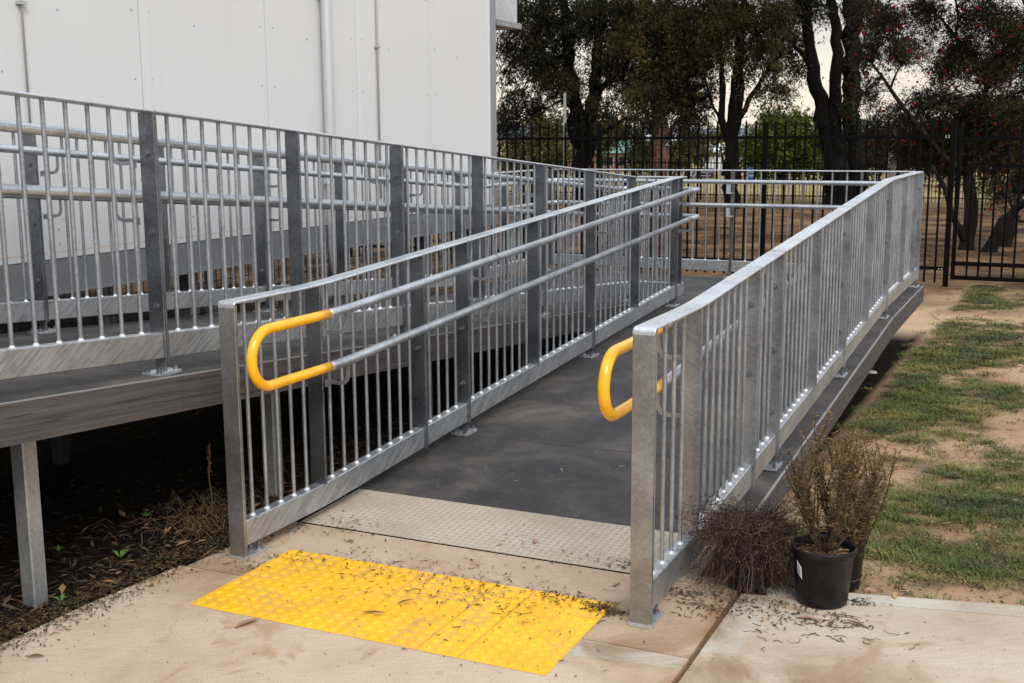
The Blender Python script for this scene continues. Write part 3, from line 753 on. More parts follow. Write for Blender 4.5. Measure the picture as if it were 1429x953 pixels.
# far fence
ff = thing('fence', 'distant low black picket fence along the road beyond the gum trees', 'fence')
FFY = 46.5; mb = MB(); pos = MB()
x = -40
while x < 18:
    mb.box(x-.012, x+.012, FFY-.012, FFY+.012, -.95, .62); x += .135
mb.build('pickets', M_black, ff, kind='stuff')
for i in range(24):
    x = -40+i*2.43; q = MB(); q.box(x-.035,x+.035,FFY-.035,FFY+.035,-1.0,.68); q.build('post', M_black, ff)
for z in (-.8, .45):
    q = MB(); q.box(-40, 18, FFY-.02, FFY+.02, z, z+.04); q.build('rail', M_black, ff)

# ------------------------------------------------------------------ trees
def leafmat(name, dark, mid, light, red=None):
    m, t, b = mat(name, mid, .6); p = worldpos(t)
    c = ramp(t, noise(t,p,1.1,4,.6), [(.3,dark),(.52,mid),(.75,light)])
    c2 = ramp(t, noise(t,p,14,2,.6), [(.3,.45),(.7,1.25)]); c = mixc(t, .7, c, c2, 'MULTIPLY'); setc(t,b,c)
    b.inputs['Specular IOR Level'].default_value = .1
    return m
def barkmat(name, a, c_, l):
    m, t, b = mat(name, c_, .95); b.inputs['Specular IOR Level'].default_value = .1; p = worldpos(t,(1,1,.22))
    n = noise(t,p,7,7,.75,.5); c = ramp(t, n, [(.3,a),(.55,c_),(.78,l)]); setc(t,b,c); bump(t,b,n,.9,.06); return m
B_dark = barkmat('dark_furrowed_bark', (.002,.0017,.0015), (.006,.005,.004), (.018,.014,.011))
B_grey = barkmat('grey_bark', (.005,.004,.0035), (.018,.015,.012), (.06,.05,.04))
B_red = barkmat('peeling_red_bark', (.05,.028,.02), (.15,.08,.055), (.26,.17,.12))
B_pale = barkmat('pale_limb_bark', (.10,.085,.065), (.22,.19,.15), (.34,.30,.25))
L_dark = leafmat('dark_gum_foliage', (.006,.007,.002), (.019,.020,.005), (.062,.052,.014))
L_ol = leafmat('olive_gum_foliage', (.010,.009,.003), (.038,.031,.009), (.115,.080,.024))
L_bri = leafmat('bright_green_foliage', (.022,.032,.005), (.06,.08,.011), (.12,.14,.022))
L_far = leafmat('far_gum_foliage', (.030,.030,.010), (.07,.065,.020), (.13,.115,.04))
L_bot = leafmat('bottlebrush_foliage', (.010,.010,.004), (.030,.026,.009), (.085,.058,.024))
def leaves(c, sig, per, ln, wd, droop, rg):
    """c (n,3) clump centres -> quads"""
    n = len(c); K_ = 9; sg = (sig if np.ndim(sig) else np.full(n, sig))[:, None, None]
    sd_ = rg.normal(0, 1, (n, K_, 3)); sd_ /= np.linalg.norm(sd_, axis=2)[:, :, None]
    idx = rg.integers(0, K_, (n, per)); u = rg.uniform(.1, 1, (n, per, 1)); D_ = np.take_along_axis(sd_, idx[:, :, None].repeat(3, 2), 1)
    P_ = c[:, None, :]+D_*u*sg*2.3+rg.normal(0, 1, (n, per, 3))*sg*.15
    P_[:, :, 2] -= (u[:, :, 0]**2)*sg[:, :, 0]*droop*1.6
    P_ = P_.reshape(-1, 3)
    d = rg.normal(0, 1, (n*per, 3)); d[:, 2] -= droop; d /= np.linalg.norm(d, axis=1)[:, None]
    w = rg.normal(0, 1, (n*per, 3)); w -= d*(w*d).sum(1)[:, None]; w /= np.linalg.norm(w, axis=1)[:, None]
    l = ln*rg.uniform(.5, 1.3, (n*per, 1)); ww = wd*rg.uniform(.6, 1.3, (n*per, 1))
    a = P_-d*l/2; b_ = P_+d*l/2; m1 = P_+w*ww/2; m2 = P_-w*ww/2
    V = np.stack([a, m1, b_, m2], 1).reshape(-1, 3); F = np.arange(len(V)).reshape(-1, 4)
    return V, F
def tree(name, label, limbs, clusters, lm, bm, per=60, ln=.16, wd=.035, droop=.9, sig=.28, seed=1, group=None, twig=.02, ry=1.0, flowers=None, trunk_sides=10, clumpden=1.22, leafs=None):
    rg = np.random.default_rng(seed); rr = random.Random(seed)
    base = limbs[0][0][0]
    t = thing(name, label, 'tree', base, group)
    inv = Vector(base)
    pts_all = []
    for (pts, rad) in limbs:
        # subdivide with wobble
        q = []; rq = []
        for i in range(len(pts)-1):
            a, b_ = Vector(pts[i]), Vector(pts[i+1]); k = max(2, int((b_-a).length/.35))
            for j in range(k):
                u = j/k; ra = rad[i]+(rad[i+1]-rad[i])*u; w = .35*ra
                q.append(a.lerp(b_, u)+(Vector((rr.uniform(-w,w),rr.uniform(-w,w),0)) if (i or j) else Vector())-inv); rq.append(ra*rr.uniform(.93,1.07)*.88)
        q.append(Vector(pts[-1])-inv); rq.append(rad[-1])
        if abs(pts[0][2]-base[2]) < .35: q.insert(0, q[0]-Vector((0,0,.7))); rq.insert(0, rq[0]*1.3)
        mb = MB(); mb.tube(q, rq, trunk_sides if rad[0] > .08 else 6); pts_all += q
        mb.build('trunk' if q[0].z < -.3 else 'limb', bm, t, smooth=True)
    PA = np.array([tuple(p) for p in pts_all]); cs = []
    for (x, y, z, rx, rz, n) in clusters:
        n = int(n*clumpden); u = rg.normal(0, 1, (n, 3)); u /= np.linalg.norm(u, axis=1)[:, None]; u *= (rg.uniform(.05, 1, (n, 1))**.45)
        cs.append(np.array([x, y, z])+u*np.array([rx, max(rx,rz)*ry, rz]))
    c = np.concatenate(cs)-np.array(base)
    tw = MB()
    for p in c[::2]:
        d = np.linalg.norm(PA-p, axis=1); k = int(d.argmin())
        if d[k] > 5: continue
        a = Vector(PA[k]); b_ = Vector(p); m = a.lerp(b_, .5)+Vector((rr.uniform(-.2,.2),rr.uniform(-.2,.2),rr.uniform(0,.3)))*min(1,d[k])
        tw.tube([a, m, b_], [twig, twig*.7, twig*.3], 4, False)
    tw.build('branches', bm, t, kind='stuff')
    s = rg.uniform(.6, 1.35, len(c))*sig
    V, F = leaves(c, s, per, ln, wd, droop, rg)
    fast('crown', V, F, lm, t, kind='stuff')
    if flowers:
        fm = MB(); k = flowers
        for i in range(k):
            p = Vector(c[rr.randrange(len(c))])+Vector((rr.gauss(0,.2),rr.gauss(0,.2),rr.gauss(0,.2)))
            d = Vector((rr.gauss(0,1),rr.gauss(0,1),rr.gauss(0,.7)-.4)).normalized()*.038
            fm.tube([p-d, p, p+d], [.012,.024,.010], 6)
        fm.build('flowers', M_red, t, kind='stuff')
    return t
M_red, t_, b_ = mat('bottlebrush_red', (.15,.01,.01), .9)
p_ = worldpos(t_); setc(t_, b_, ramp(t_, noise(t_,p_,9,2), [(.3,(.05,.004,.004)),(.6,(.17,.010,.009))]))

# left gum with the broad dark forked trunk
tree('gum_tree', 'broad dark forked gum trunk just right of the white building corner', [
  ([(-15.805,40.000,-1.023),(-15.756,40.000,0.488),(-15.815,40.000,1.426),(-15.817,40.000,1.905)],[.46,.40,.42,.34]),
  ([(-15.897,40.000,1.173),(-16.010,40.000,2.057),(-16.123,40.000,2.812),(-16.291,40.000,3.939),(-16.431,40.000,5.305),(-16.544,40.000,7.751)],[.30,.33,.27,.24,.2,.12]),
  ([(-15.704,40.000,1.173),(-15.571,40.000,2.003),(-15.385,40.000,2.675),(-15.257,40.000,3.787),(-15.132,40.000,5.251),(-15.044,40.000,7.652)],[.28,.32,.26,.22,.18,.10]),
  ([(-15.332,40.000,2.997),(-14.745,40.000,3.478),(-13.836,39.500,4.158),(-13.036,39.000,4.855)],[.16,.13,.10,.05]),
  ([(-16.290,40.000,3.316),(-16.983,40.000,4.084),(-17.817,40.500,4.845),(-18.787,41.000,5.479)],[.14,.11,.08,.04]),
  ([(-16.150,40.000,2.562),(-16.232,39.000,2.791),(-16.696,39.000,2.552)],[.08,.06,.03]),
  ([(-15.432,40.000,1.399),(-14.599,39.500,1.794),(-14.022,39.500,2.156),(-13.303,39.000,2.071),(-12.810,39.000,1.539)],[.09,.08,.07,.05,.03]),
 ],[(-17.82,40.00,5.86,1.23,0.87,70),(-18.70,41.00,4.70,0.90,0.69,34),(-17.12,40.00,4.46,1.03,0.87,52),(-16.16,40.00,5.66,1.14,0.88,60),(-16.22,39.50,3.35,0.86,0.61,34),(-19.21,41.00,3.81,0.37,0.32,6),
    (-18.64,40.00,2.34,0.58,0.63,26),(-18.13,41.00,2.66,0.43,0.32,8),(-14.45,39.00,5.57,1.22,0.92,75),(-14.30,39.00,4.07,0.78,0.64,40),(-17.26,40.00,3.54,0.67,0.36,16),(-19.32,41.00,5.04,0.32,0.43,8),(-18.34,40.00,3.16,0.57,0.26,9),(-14.73,39.00,2.52,0.59,0.44,14),
    (-17.26,40.00,8.04,2.28,1.26,60),(-14.57,40.00,7.86,1.97,1.23,60),(-18.99,40.00,1.70,0.32,0.37,8)],
 L_dark, B_dark, per=105, ln=.17, wd=.034, seed=11, sig=.30)
# middle gums
tree('gum_tree', 'slender many stemmed gum in the middle with a dark trunk and long pale upper limbs', [
  ([(-10.030,39.000,-0.897),(-10.093,39.000,0.590),(-10.045,39.000,1.525),(-9.993,39.000,3.141),(-9.888,39.000,4.505),(-9.809,39.000,6.740)],[.31,.28,.24,.22,.17,.08]),
  ([(-10.207,39.000,1.292),(-10.469,39.000,2.110),(-10.447,39.000,3.151),(-10.547,39.000,4.301)],[.15,.13,.12,.07]),
  ([(-10.237,39.000,1.526),(-10.217,39.200,2.458),(-10.173,39.200,3.498)],[.10,.09,.07]),
  ([(-10.341,39.000,1.806),(-10.851,39.300,2.470),(-11.168,39.300,3.528)],[.08,.06,.04]),
  ([(-9.869,39.000,2.103),(-9.506,38.800,2.714),(-9.014,38.600,3.442),(-8.463,38.500,4.067)],[.10,.09,.07,.04]),
 ],[(-13.04,39.00,5.37,1.20,0.86,70),(-11.68,39.00,5.26,1.13,0.95,75),(-10.36,39.00,5.32,1.03,0.84,62),(-9.18,39.00,5.15,0.97,0.92,52),(-12.40,39.00,4.01,1.01,0.86,56),(-11.05,39.00,4.27,0.80,0.61,40),(-9.62,39.00,4.04,0.74,0.60,24),(-8.82,38.60,3.73,0.41,0.41,12),(-8.49,38.60,2.96,0.37,0.21,9),(-9.00,38.60,2.92,0.32,0.23,6),
    (-12.80,38.00,2.82,0.71,0.43,22),(-12.16,39.50,2.85,0.83,0.53,38),(-11.87,40.00,2.14,0.64,0.29,16),(-13.46,40.00,2.03,0.55,0.35,14),(-12.46,39.00,7.58,2.12,1.18,60),(-9.83,39.00,7.40,2.07,1.15,60),(-13.32,38.00,4.57,0.71,0.57,24)],
 L_ol, B_dark, per=105, ln=.17, wd=.032, seed=12, sig=.30)
tree('gum_tree', 'dark gum with peeling reddish trunk between the two big forked gums', [
  ([(-16.699,52.000,-1.214),(-16.657,52.000,0.398),(-16.815,52.000,1.836),(-17.013,52.000,3.737),(-16.951,52.000,6.232)],[.48,.42,.38,.3,.2]),
  ([(-16.737,52.000,1.198),(-16.212,52.000,1.894),(-15.887,52.000,2.302),(-15.330,52.000,2.514),(-14.664,52.000,1.975)],[.14,.12,.10,.08,.04]),
  ([(-16.878,52.000,1.518),(-17.327,52.000,2.159),(-17.680,52.000,3.118)],[.2,.14,.08]),
 ],[(-18.20,52.00,3.76,1.30,0.97,40),(-16.68,52.00,4.04,1.41,1.28,60),(-14.86,52.00,3.53,0.95,0.76,20),(-15.64,52.00,1.67,0.64,0.32,9),(-18.17,52.00,1.52,0.72,0.39,12),(-16.39,52.00,6.52,2.54,1.59,90),(-18.51,54.00,1.19,0.34,0.27,5)],
 L_dark, B_red, per=60, ln=.24, wd=.055, seed=13, sig=.36)
# right gums
tree('gum_tree', 'tall gum right of centre splitting low into two thick dark leaning stems', [
  ([(-7.427,44.000,-0.906),(-7.488,44.000,-0.033),(-7.617,44.000,0.682)],[.62,.54,.40]),
  ([(-7.612,44.000,-0.085),(-7.888,44.000,1.115),(-8.119,44.000,2.513),(-8.411,44.000,3.526),(-8.669,44.000,5.034),(-8.867,44.000,6.282),(-9.080,44.000,8.012)],[.42,.38,.30,.27,.22,.19,.12]),
  ([(-7.410,44.000,-0.083),(-7.559,44.000,1.115),(-7.665,44.000,2.506),(-7.650,44.000,4.005),(-7.799,44.000,5.246),(-8.072,44.000,6.486),(-8.278,44.000,7.957)],[.40,.34,.27,.22,.21,.17,.12]),
  ([(-8.360,44.000,3.525),(-8.955,44.000,4.495),(-9.535,44.000,4.943)],[.12,.10,.05]),
 ],[(-9.71,44.00,5.70,0.77,0.93,40),(-9.14,44.00,4.05,0.41,0.57,12),(-9.01,44.00,6.09,0.61,0.51,22),(-8.45,44.00,5.96,0.31,0.46,10),(-9.69,44.00,4.82,0.78,0.52,20),(-8.78,44.00,7.99,2.28,1.01,50)],
 L_dark, B_dark, per=90, ln=.18, wd=.036, seed=14, sig=.30)
tree('gum_tree', 'straight dark trunk standing directly right of the big leaning forked gum', [
  ([(-6.929,45.000,-0.898),(-7.121,45.000,1.232),(-7.309,45.000,3.283),(-7.333,45.000,5.052),(-7.498,45.000,7.791)],[.42,.38,.37,.40,.3]),
 ],[(-7.14,45.00,6.29,0.67,0.62,26),(-7.33,45.00,8.03,1.53,1.02,40),(-7.12,44.00,2.50,0.31,0.66,12),(-7.08,44.00,3.99,0.35,0.51,8)],
 L_dark, B_dark, per=60, ln=.20, wd=.05, seed=15, sig=.26)
# bottlebrush
tree('bottlebrush_tree', 'sprawling bottlebrush with red flowers on the right beyond the gate', [
  ([(-1.549,22.800,-0.739),(-1.549,22.800,-0.311),(-1.497,22.800,0.269),(-1.593,22.800,0.904),(-1.705,22.800,1.409)],[.20,.15,.13,.10,.07]),
  ([(-1.243,22.500,-0.697),(-1.071,22.400,-0.326),(-0.928,22.300,0.085),(-0.732,22.200,0.318),(-0.406,22.000,0.577)],[.17,.14,.11,.09,.05]),
  ([(-1.521,22.800,-0.375),(-1.690,22.600,-0.107),(-1.792,22.500,0.153),(-1.945,22.300,0.641),(-2.172,22.200,1.043)],[.09,.07,.06,.05,.03]),
  ([(-1.613,22.800,0.840),(-2.039,22.600,1.223),(-2.532,22.400,1.791),(-2.899,22.300,2.319),(-3.276,22.200,2.821)],[.07,.06,.055,.04,.02]),
  ([(-2.939,22.300,2.395),(-2.842,22.300,2.665),(-2.775,22.300,2.787)],[.03,.02,.012]),
  ([(-1.611,22.800,1.220),(-1.491,22.800,1.846),(-1.364,22.600,2.492),(-1.050,22.500,3.081),(-0.784,22.400,3.559)],[.08,.07,.055,.045,.03]),
  ([(-1.364,22.600,2.492),(-1.636,22.800,2.925),(-1.989,22.800,3.306),(-2.220,22.800,3.599),(-2.498,22.800,3.858)],[.05,.045,.03,.03,.02]),
  ([(-1.952,22.800,3.280),(-1.909,22.800,3.585),(-2.002,22.800,3.991)],[.03,.028,.02]),
  ([(-1.488,22.800,1.784),(-1.142,22.500,2.144),(-0.750,22.400,2.314)],[.04,.03,.02]),
  ([(-1.005,24.000,-0.756),(-0.907,24.000,-0.322),(-0.808,24.000,0.081)],[.12,.10,.08]),
  ([(-2.675,25.000,0.688),(-2.694,25.000,-0.024),(-2.730,25.000,-0.962)],[.05,.09,.12]),
 ],[(-3.09,22.30,3.54,0.35,0.28,52),(-2.47,22.60,3.68,0.35,0.23,40),(-2.75,22.40,3.04,0.38,0.25,42),(-3.33,22.00,3.06,0.23,0.28,24),(-3.27,22.20,2.32,0.20,0.25,18),(-2.84,22.40,1.92,0.33,0.15,16),
    (-1.46,22.50,3.60,0.42,0.30,60),(-1.85,22.80,2.97,0.30,0.23,38),(-0.98,22.50,3.22,0.37,0.42,66),(-1.29,22.60,2.70,0.45,0.30,60),(-2.07,22.80,2.67,0.31,0.20,30),(-2.29,22.80,2.17,0.44,0.21,46),(-1.69,22.90,2.04,0.46,0.26,60),(-1.02,22.50,2.02,0.42,0.30,62),
    (-2.90,23.00,1.48,0.58,0.24,50),(-2.15,23.00,1.47,0.44,0.31,52),(-1.36,23.00,1.34,0.51,0.31,56),(-0.70,22.50,1.41,0.25,0.35,30),(-0.71,22.50,0.80,0.27,0.27,26),(-1.06,22.60,0.64,0.28,0.23,20),(-1.96,23.20,0.95,0.34,0.18,16),(-1.22,22.50,4.41,1.10,0.41,90),(-2.50,22.50,4.49,0.75,0.37,50),(-0.25,22.50,3.08,0.60,1.09,90),(-3.27,23.00,1.74,0.19,0.29,14),(-3.53,22.30,3.80,0.18,0.23,12),(-2.49,24.00,1.20,0.82,0.41,60),(-1.47,23.50,1.79,0.65,0.52,60),(-2.04,23.50,3.21,0.65,0.52,40),(-0.93,23.50,2.67,0.51,0.77,60)],
 L_bot, B_grey, per=52, ln=.095, wd=.014, seed=16, sig=.15, twig=.008, droop=.35, flowers=620, clumpden=1.75)
# trees further back
tree('leafy_tree', 'bright green rounded tree in the distance behind the fork of the gums', [
  ([(-16.309,75.000,-1.754),(-16.355,75.000,-0.330),(-16.533,75.000,0.998)],[.4,.32,.2])],
 [(-16.76,75.00,1.22,1.61,1.16,70),(-15.44,75.00,1.65,1.51,0.98,50),(-17.63,75.00,0.11,0.99,0.99,30),(-15.83,75.00,0.03,1.43,0.98,40),(-14.29,76.00,0.98,1.16,1.07,36),(-16.71,75.00,2.32,1.16,0.63,20),(-14.50,75.00,-0.23,0.98,0.62,18)],
 L_bri, B_dark, per=60, ln=.32, wd=.12, seed=17, sig=.45, droop=.1)
tree('gum_tree', 'small yellowish gum in the distance beside the pale pole at left', [
  ([(-34.253,80.000,-2.192),(-34.308,80.000,-0.280),(-34.532,80.000,1.517),(-34.755,80.000,3.051)],[.3,.24,.18,.1])],
 [(-34.25,80.00,2.03,1.24,1.04,36),(-35.21,80.00,2.80,0.73,0.52,12),(-35.96,80.00,0.75,1.57,1.05,34),(-33.52,80.00,0.39,1.24,1.14,30),(-37.41,80.00,-0.13,1.06,1.16,26),(-34.82,80.00,-0.64,1.88,0.94,34),(-32.85,80.00,2.77,0.82,0.46,9)],
 L_far, B_grey, per=56, ln=.34, wd=.10, seed=18, sig=.42, droop=.4)
for k, (u, Y, lab) in enumerate([(880,90,'low green tree in the distance beside the green roofed house'),(955,85,'olive tree in the distance left of the white roofed shed'),(1160,80,'dark bushy tree in the distance behind the leaning forked gum'),(1235,70,'wide dark tree in the distance behind the far fence, right of the gum trunks'),(1290,60,'shadowy tree in the distance just left of the gate post')]):
    pass
for (u_, name, lab, cl, m_, sd_, dr) in [
  ((-32.106,92.000,-2.668),'leafy_tree','low green tree in the distance beside the green roofed house',[(-31.34,92.00,-0.36,0.81,1.16,26),(-30.62,92.00,0.21,0.69,0.81,14),(-33.99,92.00,0.61,0.47,0.70,0)],L_bri,21,.1),
  ((-25.328,85.000,-2.288),'leafy_tree','olive coloured tree in the distance left of the white roofed shed',[(-25.81,85.00,0.32,1.05,0.84,34),(-24.63,85.00,0.68,0.73,0.84,22),(-26.45,85.00,-0.52,0.85,0.63,18)],L_far,22,.2),
  ((-14.346,82.000,-2.311),'leafy_tree','dark bushy tree in the distance behind the leaning forked gum',[(-15.85,82.00,-0.26,0.97,0.78,22),(-11.88,82.00,0.22,1.23,1.23,40),(-13.49,82.00,-0.11,0.96,1.15,34)],L_dark,23,.1),
  ((-8.683,70.000,-1.688),'leafy_tree','wide dark tree in the distance just left of the gate post, above the far fence',[(-8.99,70.00,0.82,1.37,1.04,60),(-7.29,70.00,1.02,1.35,1.19,60),(-5.77,70.00,0.62,1.18,1.18,50)],L_bot,24,.1),
  ((-2.024,60.000,-1.141),'leafy_tree','dark tree in the distance seen through the gate at the far right',[(-3.23,60.00,0.93,1.00,1.00,50),(-1.86,60.00,1.09,1.12,1.19,60),(-0.09,60.00,1.40,1.30,1.30,50)],L_dark,25,.1),
  ((-33.989,88.000,-2.525),'leafy_tree','dim olive tree in the distance behind the broad forked trunk',[(-33.41,88.00,1.49,1.46,1.12,36),(-31.93,88.00,2.02,1.11,0.67,18),(-35.04,88.00,1.16,0.90,1.13,16)],L_far,26,.2),
  ((-25.305,95.000,-2.708),'leafy_tree','small tree in the distance behind the slender many stemmed gum',[(-23.80,95.00,0.56,0.92,1.26,26),(-25.76,95.00,1.42,1.04,0.46,10)],L_far,27,.2)]:
    b0 = Vector(u_)
    tree(name, lab, [([tuple(b0), tuple(b0+Vector((.1,0,1.3))), tuple(b0+Vector((-.1,0,2.6)))],[.28,.2,.1])], [q for q in cl if q[5] > 0], m_, B_dark, per=56, ln=.36, wd=.13, seed=sd_, sig=.5, droop=dr)

# pale pole
pp = MB(); a = (-14.418,35.000,0.444); pp.tube([(a[0],35,-.9),(a[0],35,2.9)], .045, 10); o = pp.build('light_pole', mat('pale_green_pole',(.17,.19,.15),.7)[0], smooth=True)
o['label'] = 'pale green pole standing left of the broad forked gum trunk'; o['category'] = 'pole'
pp = MB(); a = (-5.147,40.000,0.360); pp.tube([(a[0],40,-1.0),(a[0]+.03,40,.6),(a[0],40,1.75)], [.15,.14,.13], 12); o = pp.build('timber_post', B_pale, smooth=True)
o['label'] = 'weathered grey timber post standing behind the black fence right of the gums'; o['category'] = 'post'
# houses
def house(name, lab, x0, x1, y0, y1, zb, ze, zr, mw_, mr_, wins):
    h = thing(name, lab, 'house', ((x0+x1)/2, y0, zb)); ox, oy, oz = h.location
    mb = MB(); mb.box(x0-ox, x1-ox, 0, y1-y0, 0, ze-zb); mb.build('wall', mw_, h)
    e = .5; mb = MB(); X0, X1, Y0, Y1 = x0-e-ox, x1+e-ox, -e, y1-y0+e; zz = ze-zb; ry = (Y0+Y1)/2; w = (Y1-Y0)/2
    mb.add([(X0,Y0,zz),(X1,Y0,zz),(X1,Y1,zz),(X0,Y1,zz),(X0+w*.8,ry,zr-zb),(X1-w*.8,ry,zr-zb)],[(0,1,5,4),(1,2,5),(2,3,4,5),(3,0,4),(3,2,1,0)]); mb.build('roof', mr_, h)
    for (a, b_, c, d) in wins:
        mb = MB(); mb.box(a-ox-.05, b_-ox+.05, -.06, .02, c-zb-.05, d-zb+.05); fr_ = mb.build('window', M_pipe, h)
        mb = MB(); mb.box(a-ox, b_-ox, -.08, -.062, c-zb, d-zb); mb.build('pane', M_dark, fr_)
M_brick = mat('brown_brick',(.24,.13,.085),.9)[0]; M_groof = mat('green_metal_roof',(.10,.22,.17),.5)[0]; M_wroof = mat('white_metal_roof',(.75,.77,.78),.4)[0]; M_crm = mat('cream_board_wall',(.42,.43,.40),.8)[0]
house('brick_house','brown brick house with a green hipped metal roof seen through the black fence', -45.2,-37.9,110,118,-2.1,-.15,1.25,M_brick,M_groof,[(-43.9,-42.9,-1.4,-.5),(-41.5,-40.2,-1.4,-.5),(-39.6,-38.8,-1.4,-.5)])
house('shed','cream shed with a white metal roof far off, left of the many stemmed gum', -40.6,-36.4,140,147,-2.4,-.55,.45,M_crm,M_wroof,[(-38.0,-37.4,-1.6,-.9),(-39.6,-39.0,-1.6,-.9)])
house('building','long white roofed building on the horizon at left, beyond the green roofed house', -66,-52,180,190,-2.6,.6,1.8,M_crm,M_wroof,[(-64,-62.5,-1,.1),(-60,-58.5,-1,.1),(-56,-54.5,-1,.1)])
# gravel heap
mb = MB(); rr = random.Random(5); n = 14
prof = [(1.75,0),(1.4,.45),(.85,.9),(.35,1.12),(.01,1.18)]
v_ = []
mb.lathe(prof, (0,0,0), n); mb.v = [(x*(1+.12*rr.random()), y*(1+.12*rr.random()), z*(.85+.3*rr.random())) for x,y,z in mb.v]
o = mb.build('gravel_heap', mat('pale_gravel',(.42,.40,.38),.95)[0]); o.location = (-32.3,120,-2.02); o['label'] = 'heap of pale grey gravel on the dry grass below the white roofed shed'; o['category'] = 'gravel heap'
# signs on the far fence
def marks(parent, rows, m_, y):
    mb = MB()
    for (x0, x1, z0, z1) in rows: mb.box(x0, x1, y-.004, y, z0, z1)
    mb.build('lettering', m_, parent)
M_blue = mat('blue_sign_face',(.02,.09,.30),.5)[0]; M_wht = mat('white_print',(.8,.8,.8),.5)[0]; M_blk = mat('black_sign_face',(.012,.012,.013),.5)[0]
bs = thing('sign','small blue sign with white symbols on the far fence','sign',(-11.23,46.40,0))
mb = MB(); mb.box(-.18,.18,0,.02,-.20,.30); mb.build('face', M_blue, bs)
marks(bs, [(-.13,-.10,.12,.24),(-.13,-.06,.10,.13),(-.02,.0,.10,.20),(.03,.05,.10,.22),(.03,.10,.20,.225),(.07,.09,.10,.2),(.12,.14,.10,.22),(-.08,-.06,-.06,.02),(-.03,-.01,-.06,.03),(.02,.04,-.06,.03),(.07,.09,-.06,.03)], M_wht, 0)
ks = thing('sign','wide black sign with two lines of white lettering on the far fence','sign',(-13.25,46.40,0))
mb = MB(); mb.box(-.62,.52,0,.02,-.12,.26); mb.build('face', M_blk, ks)
rw = [(-.42,-.39,-.02,.20),(-.22,-.19,-.02,.20),(-.42,-.19,.18,.20),(-.38,-.34,.08,.14),(-.28,-.24,.08,.14),(-.42,-.19,-.06,-.03)]
rr = random.Random(8); x = .02
while x < .46:
    w = rr.uniform(.02,.045); rw.append((x,x+w*.4,.06,.15+rr.choice([0,.03]))); rw.append((x,x+w,.135,.15)); x += w+.018
x = .02
while x < .4:
    w = rr.uniform(.02,.04); rw.append((x,x+w,-.05,-.02)); x += w+.02
marks(ks, rw, M_wht, 0)
# hills
hv = []; hf = []; rr = random.Random(4); n = 90
for i in range(n+1):
    x = -3200+i*70
    h1 = 20+14*nse(x,0,.0016,3)+5*nse(x,9,.006,4)
    hv += [(x,2400,-4),(x,2600,h1),(x,3100,-4)]
for i in range(n): hf += [(i*3,i*3+3,i*3+4,i*3+1),(i*3+1,i*3+4,i*3+5,i*3+2)]
M_hill, t, b = mat('far_hills', (.13,.155,.18), .95); setc(t,b,ramp(t,noise(t,worldpos(t,(.004,.004,.004)),2,6,.7),[(.3,(.10,.125,.15)),(.7,(.17,.19,.21))]))  # blue haze of distance put into the hill colour
fast('hills', hv, hf, M_hill, None, True, kind='structure')

# ------------------------------------------------------------------ pots
M_pot, t, b = mat('black_plastic_pot', (.006,.006,.007), .42); b.inputs['Specular IOR Level'].default_value = .3
p = worldpos(t); setc(t,b,ramp(t,noise(t,p,20,5,.7),[(.45,(.004,.004,.0045)),(.8,(.018,.016,.014))]))
M_psoil, t, b = mat('potting_soil', (.06,.04,.025), .95); p = worldpos(t); nn = noise(t,p,90,4,.8); setc(t,b,ramp(t,nn,[(.3,(.02,.013,.008)),(.55,(.08,.05,.03)),(.72,(.45,.32,.17))])); bump(t,b,nn,1,.01)
def pot(lab, loc, rt_, rb, h, soil=None):
    t = thing('plant_pot', lab, 'plant pot', loc, 'black nursery pots beside the ramp')
    mb = MB(); mb.lathe([(.001,0),(rb-.006,0),(rb,.006),(rb+.002,.02),(rt_-.006,h-.035),(rt_-.004,h-.032),(rt_+.001,h-.022),(rt_+.0035,h-.004),(rt_+.001,h),(rt_-.003,h-.001),(rt_-.006,h-.02),(rb-.003,.02),(.001,.012)], (0,0,0), 40)
    mb.build('pot', M_pot, t, smooth=True)
    if soil:
        mb = MB(); rr = random.Random(2); pr = [(rt_-.010,soil),(rt_*.75,soil+.004),(rt_*.45,soil+.008),(rt_*.2,soil+.013),(.001,soil+.014)]
        mb.lathe(pr, (0,0,0), 26); mb.v = [(x,y,z+rr.uniform(-.004,.006)) for x,y,z in mb.v]; mb.build('soil', M_psoil, t, smooth=True)
        mb = MB()
        for _ in range(110):
            a = rr.uniform(0,6.28); q = (rt_-.016)*math.sqrt(rr.random()); x, y = q*math.cos(a), q*math.sin(a); s = rr.uniform(.002,.005); z = soil+.008
            mb.add([(x-s,y,z),(x,y-s,z+s*.4),(x+s,y,z),(x,y+s,z+s*.3),(x,y,z+s*1.1)],[(0,1,4),(1,2,4),(2,3,4),(3,0,4)])
        mb.build('bark_chips', mat('bark_chip',(.36,.24,.12),.9)[0], t, kind='stuff')
    return t
P1 = (-.675, 3.985, .001); P2 = (-.665, 4.235, -.035); P3 = (-.945, 4.03, .001)
pt1 = pot('front black nursery pot with a white sticker, holding the upright dried shrub', P1, .108, .086, .205, .172)
mb = MB()
st_ = [(.0955+ (.0125)*(z/.17))*1.0 for z in (0,)]
for i in range(5):
    pass
vv = []; ff_ = []
for i in range(6):
    a = R(222+i*3.0)
    for z in (.118,.163): rr_ = .086+.002+(.108-.006-.088)*((z-.02)/(.205-.055))+.0012; vv.append((rr_*math.cos(a), rr_*math.sin(a), z-.004*i))
for i in range(5): ff_.append((i*2,i*2+2,i*2+3,i*2+1))
stk = MB(); stk.add(vv, ff_); stk = stk.build('sticker', M_wht, pt1)
vv = []; ff_ = []
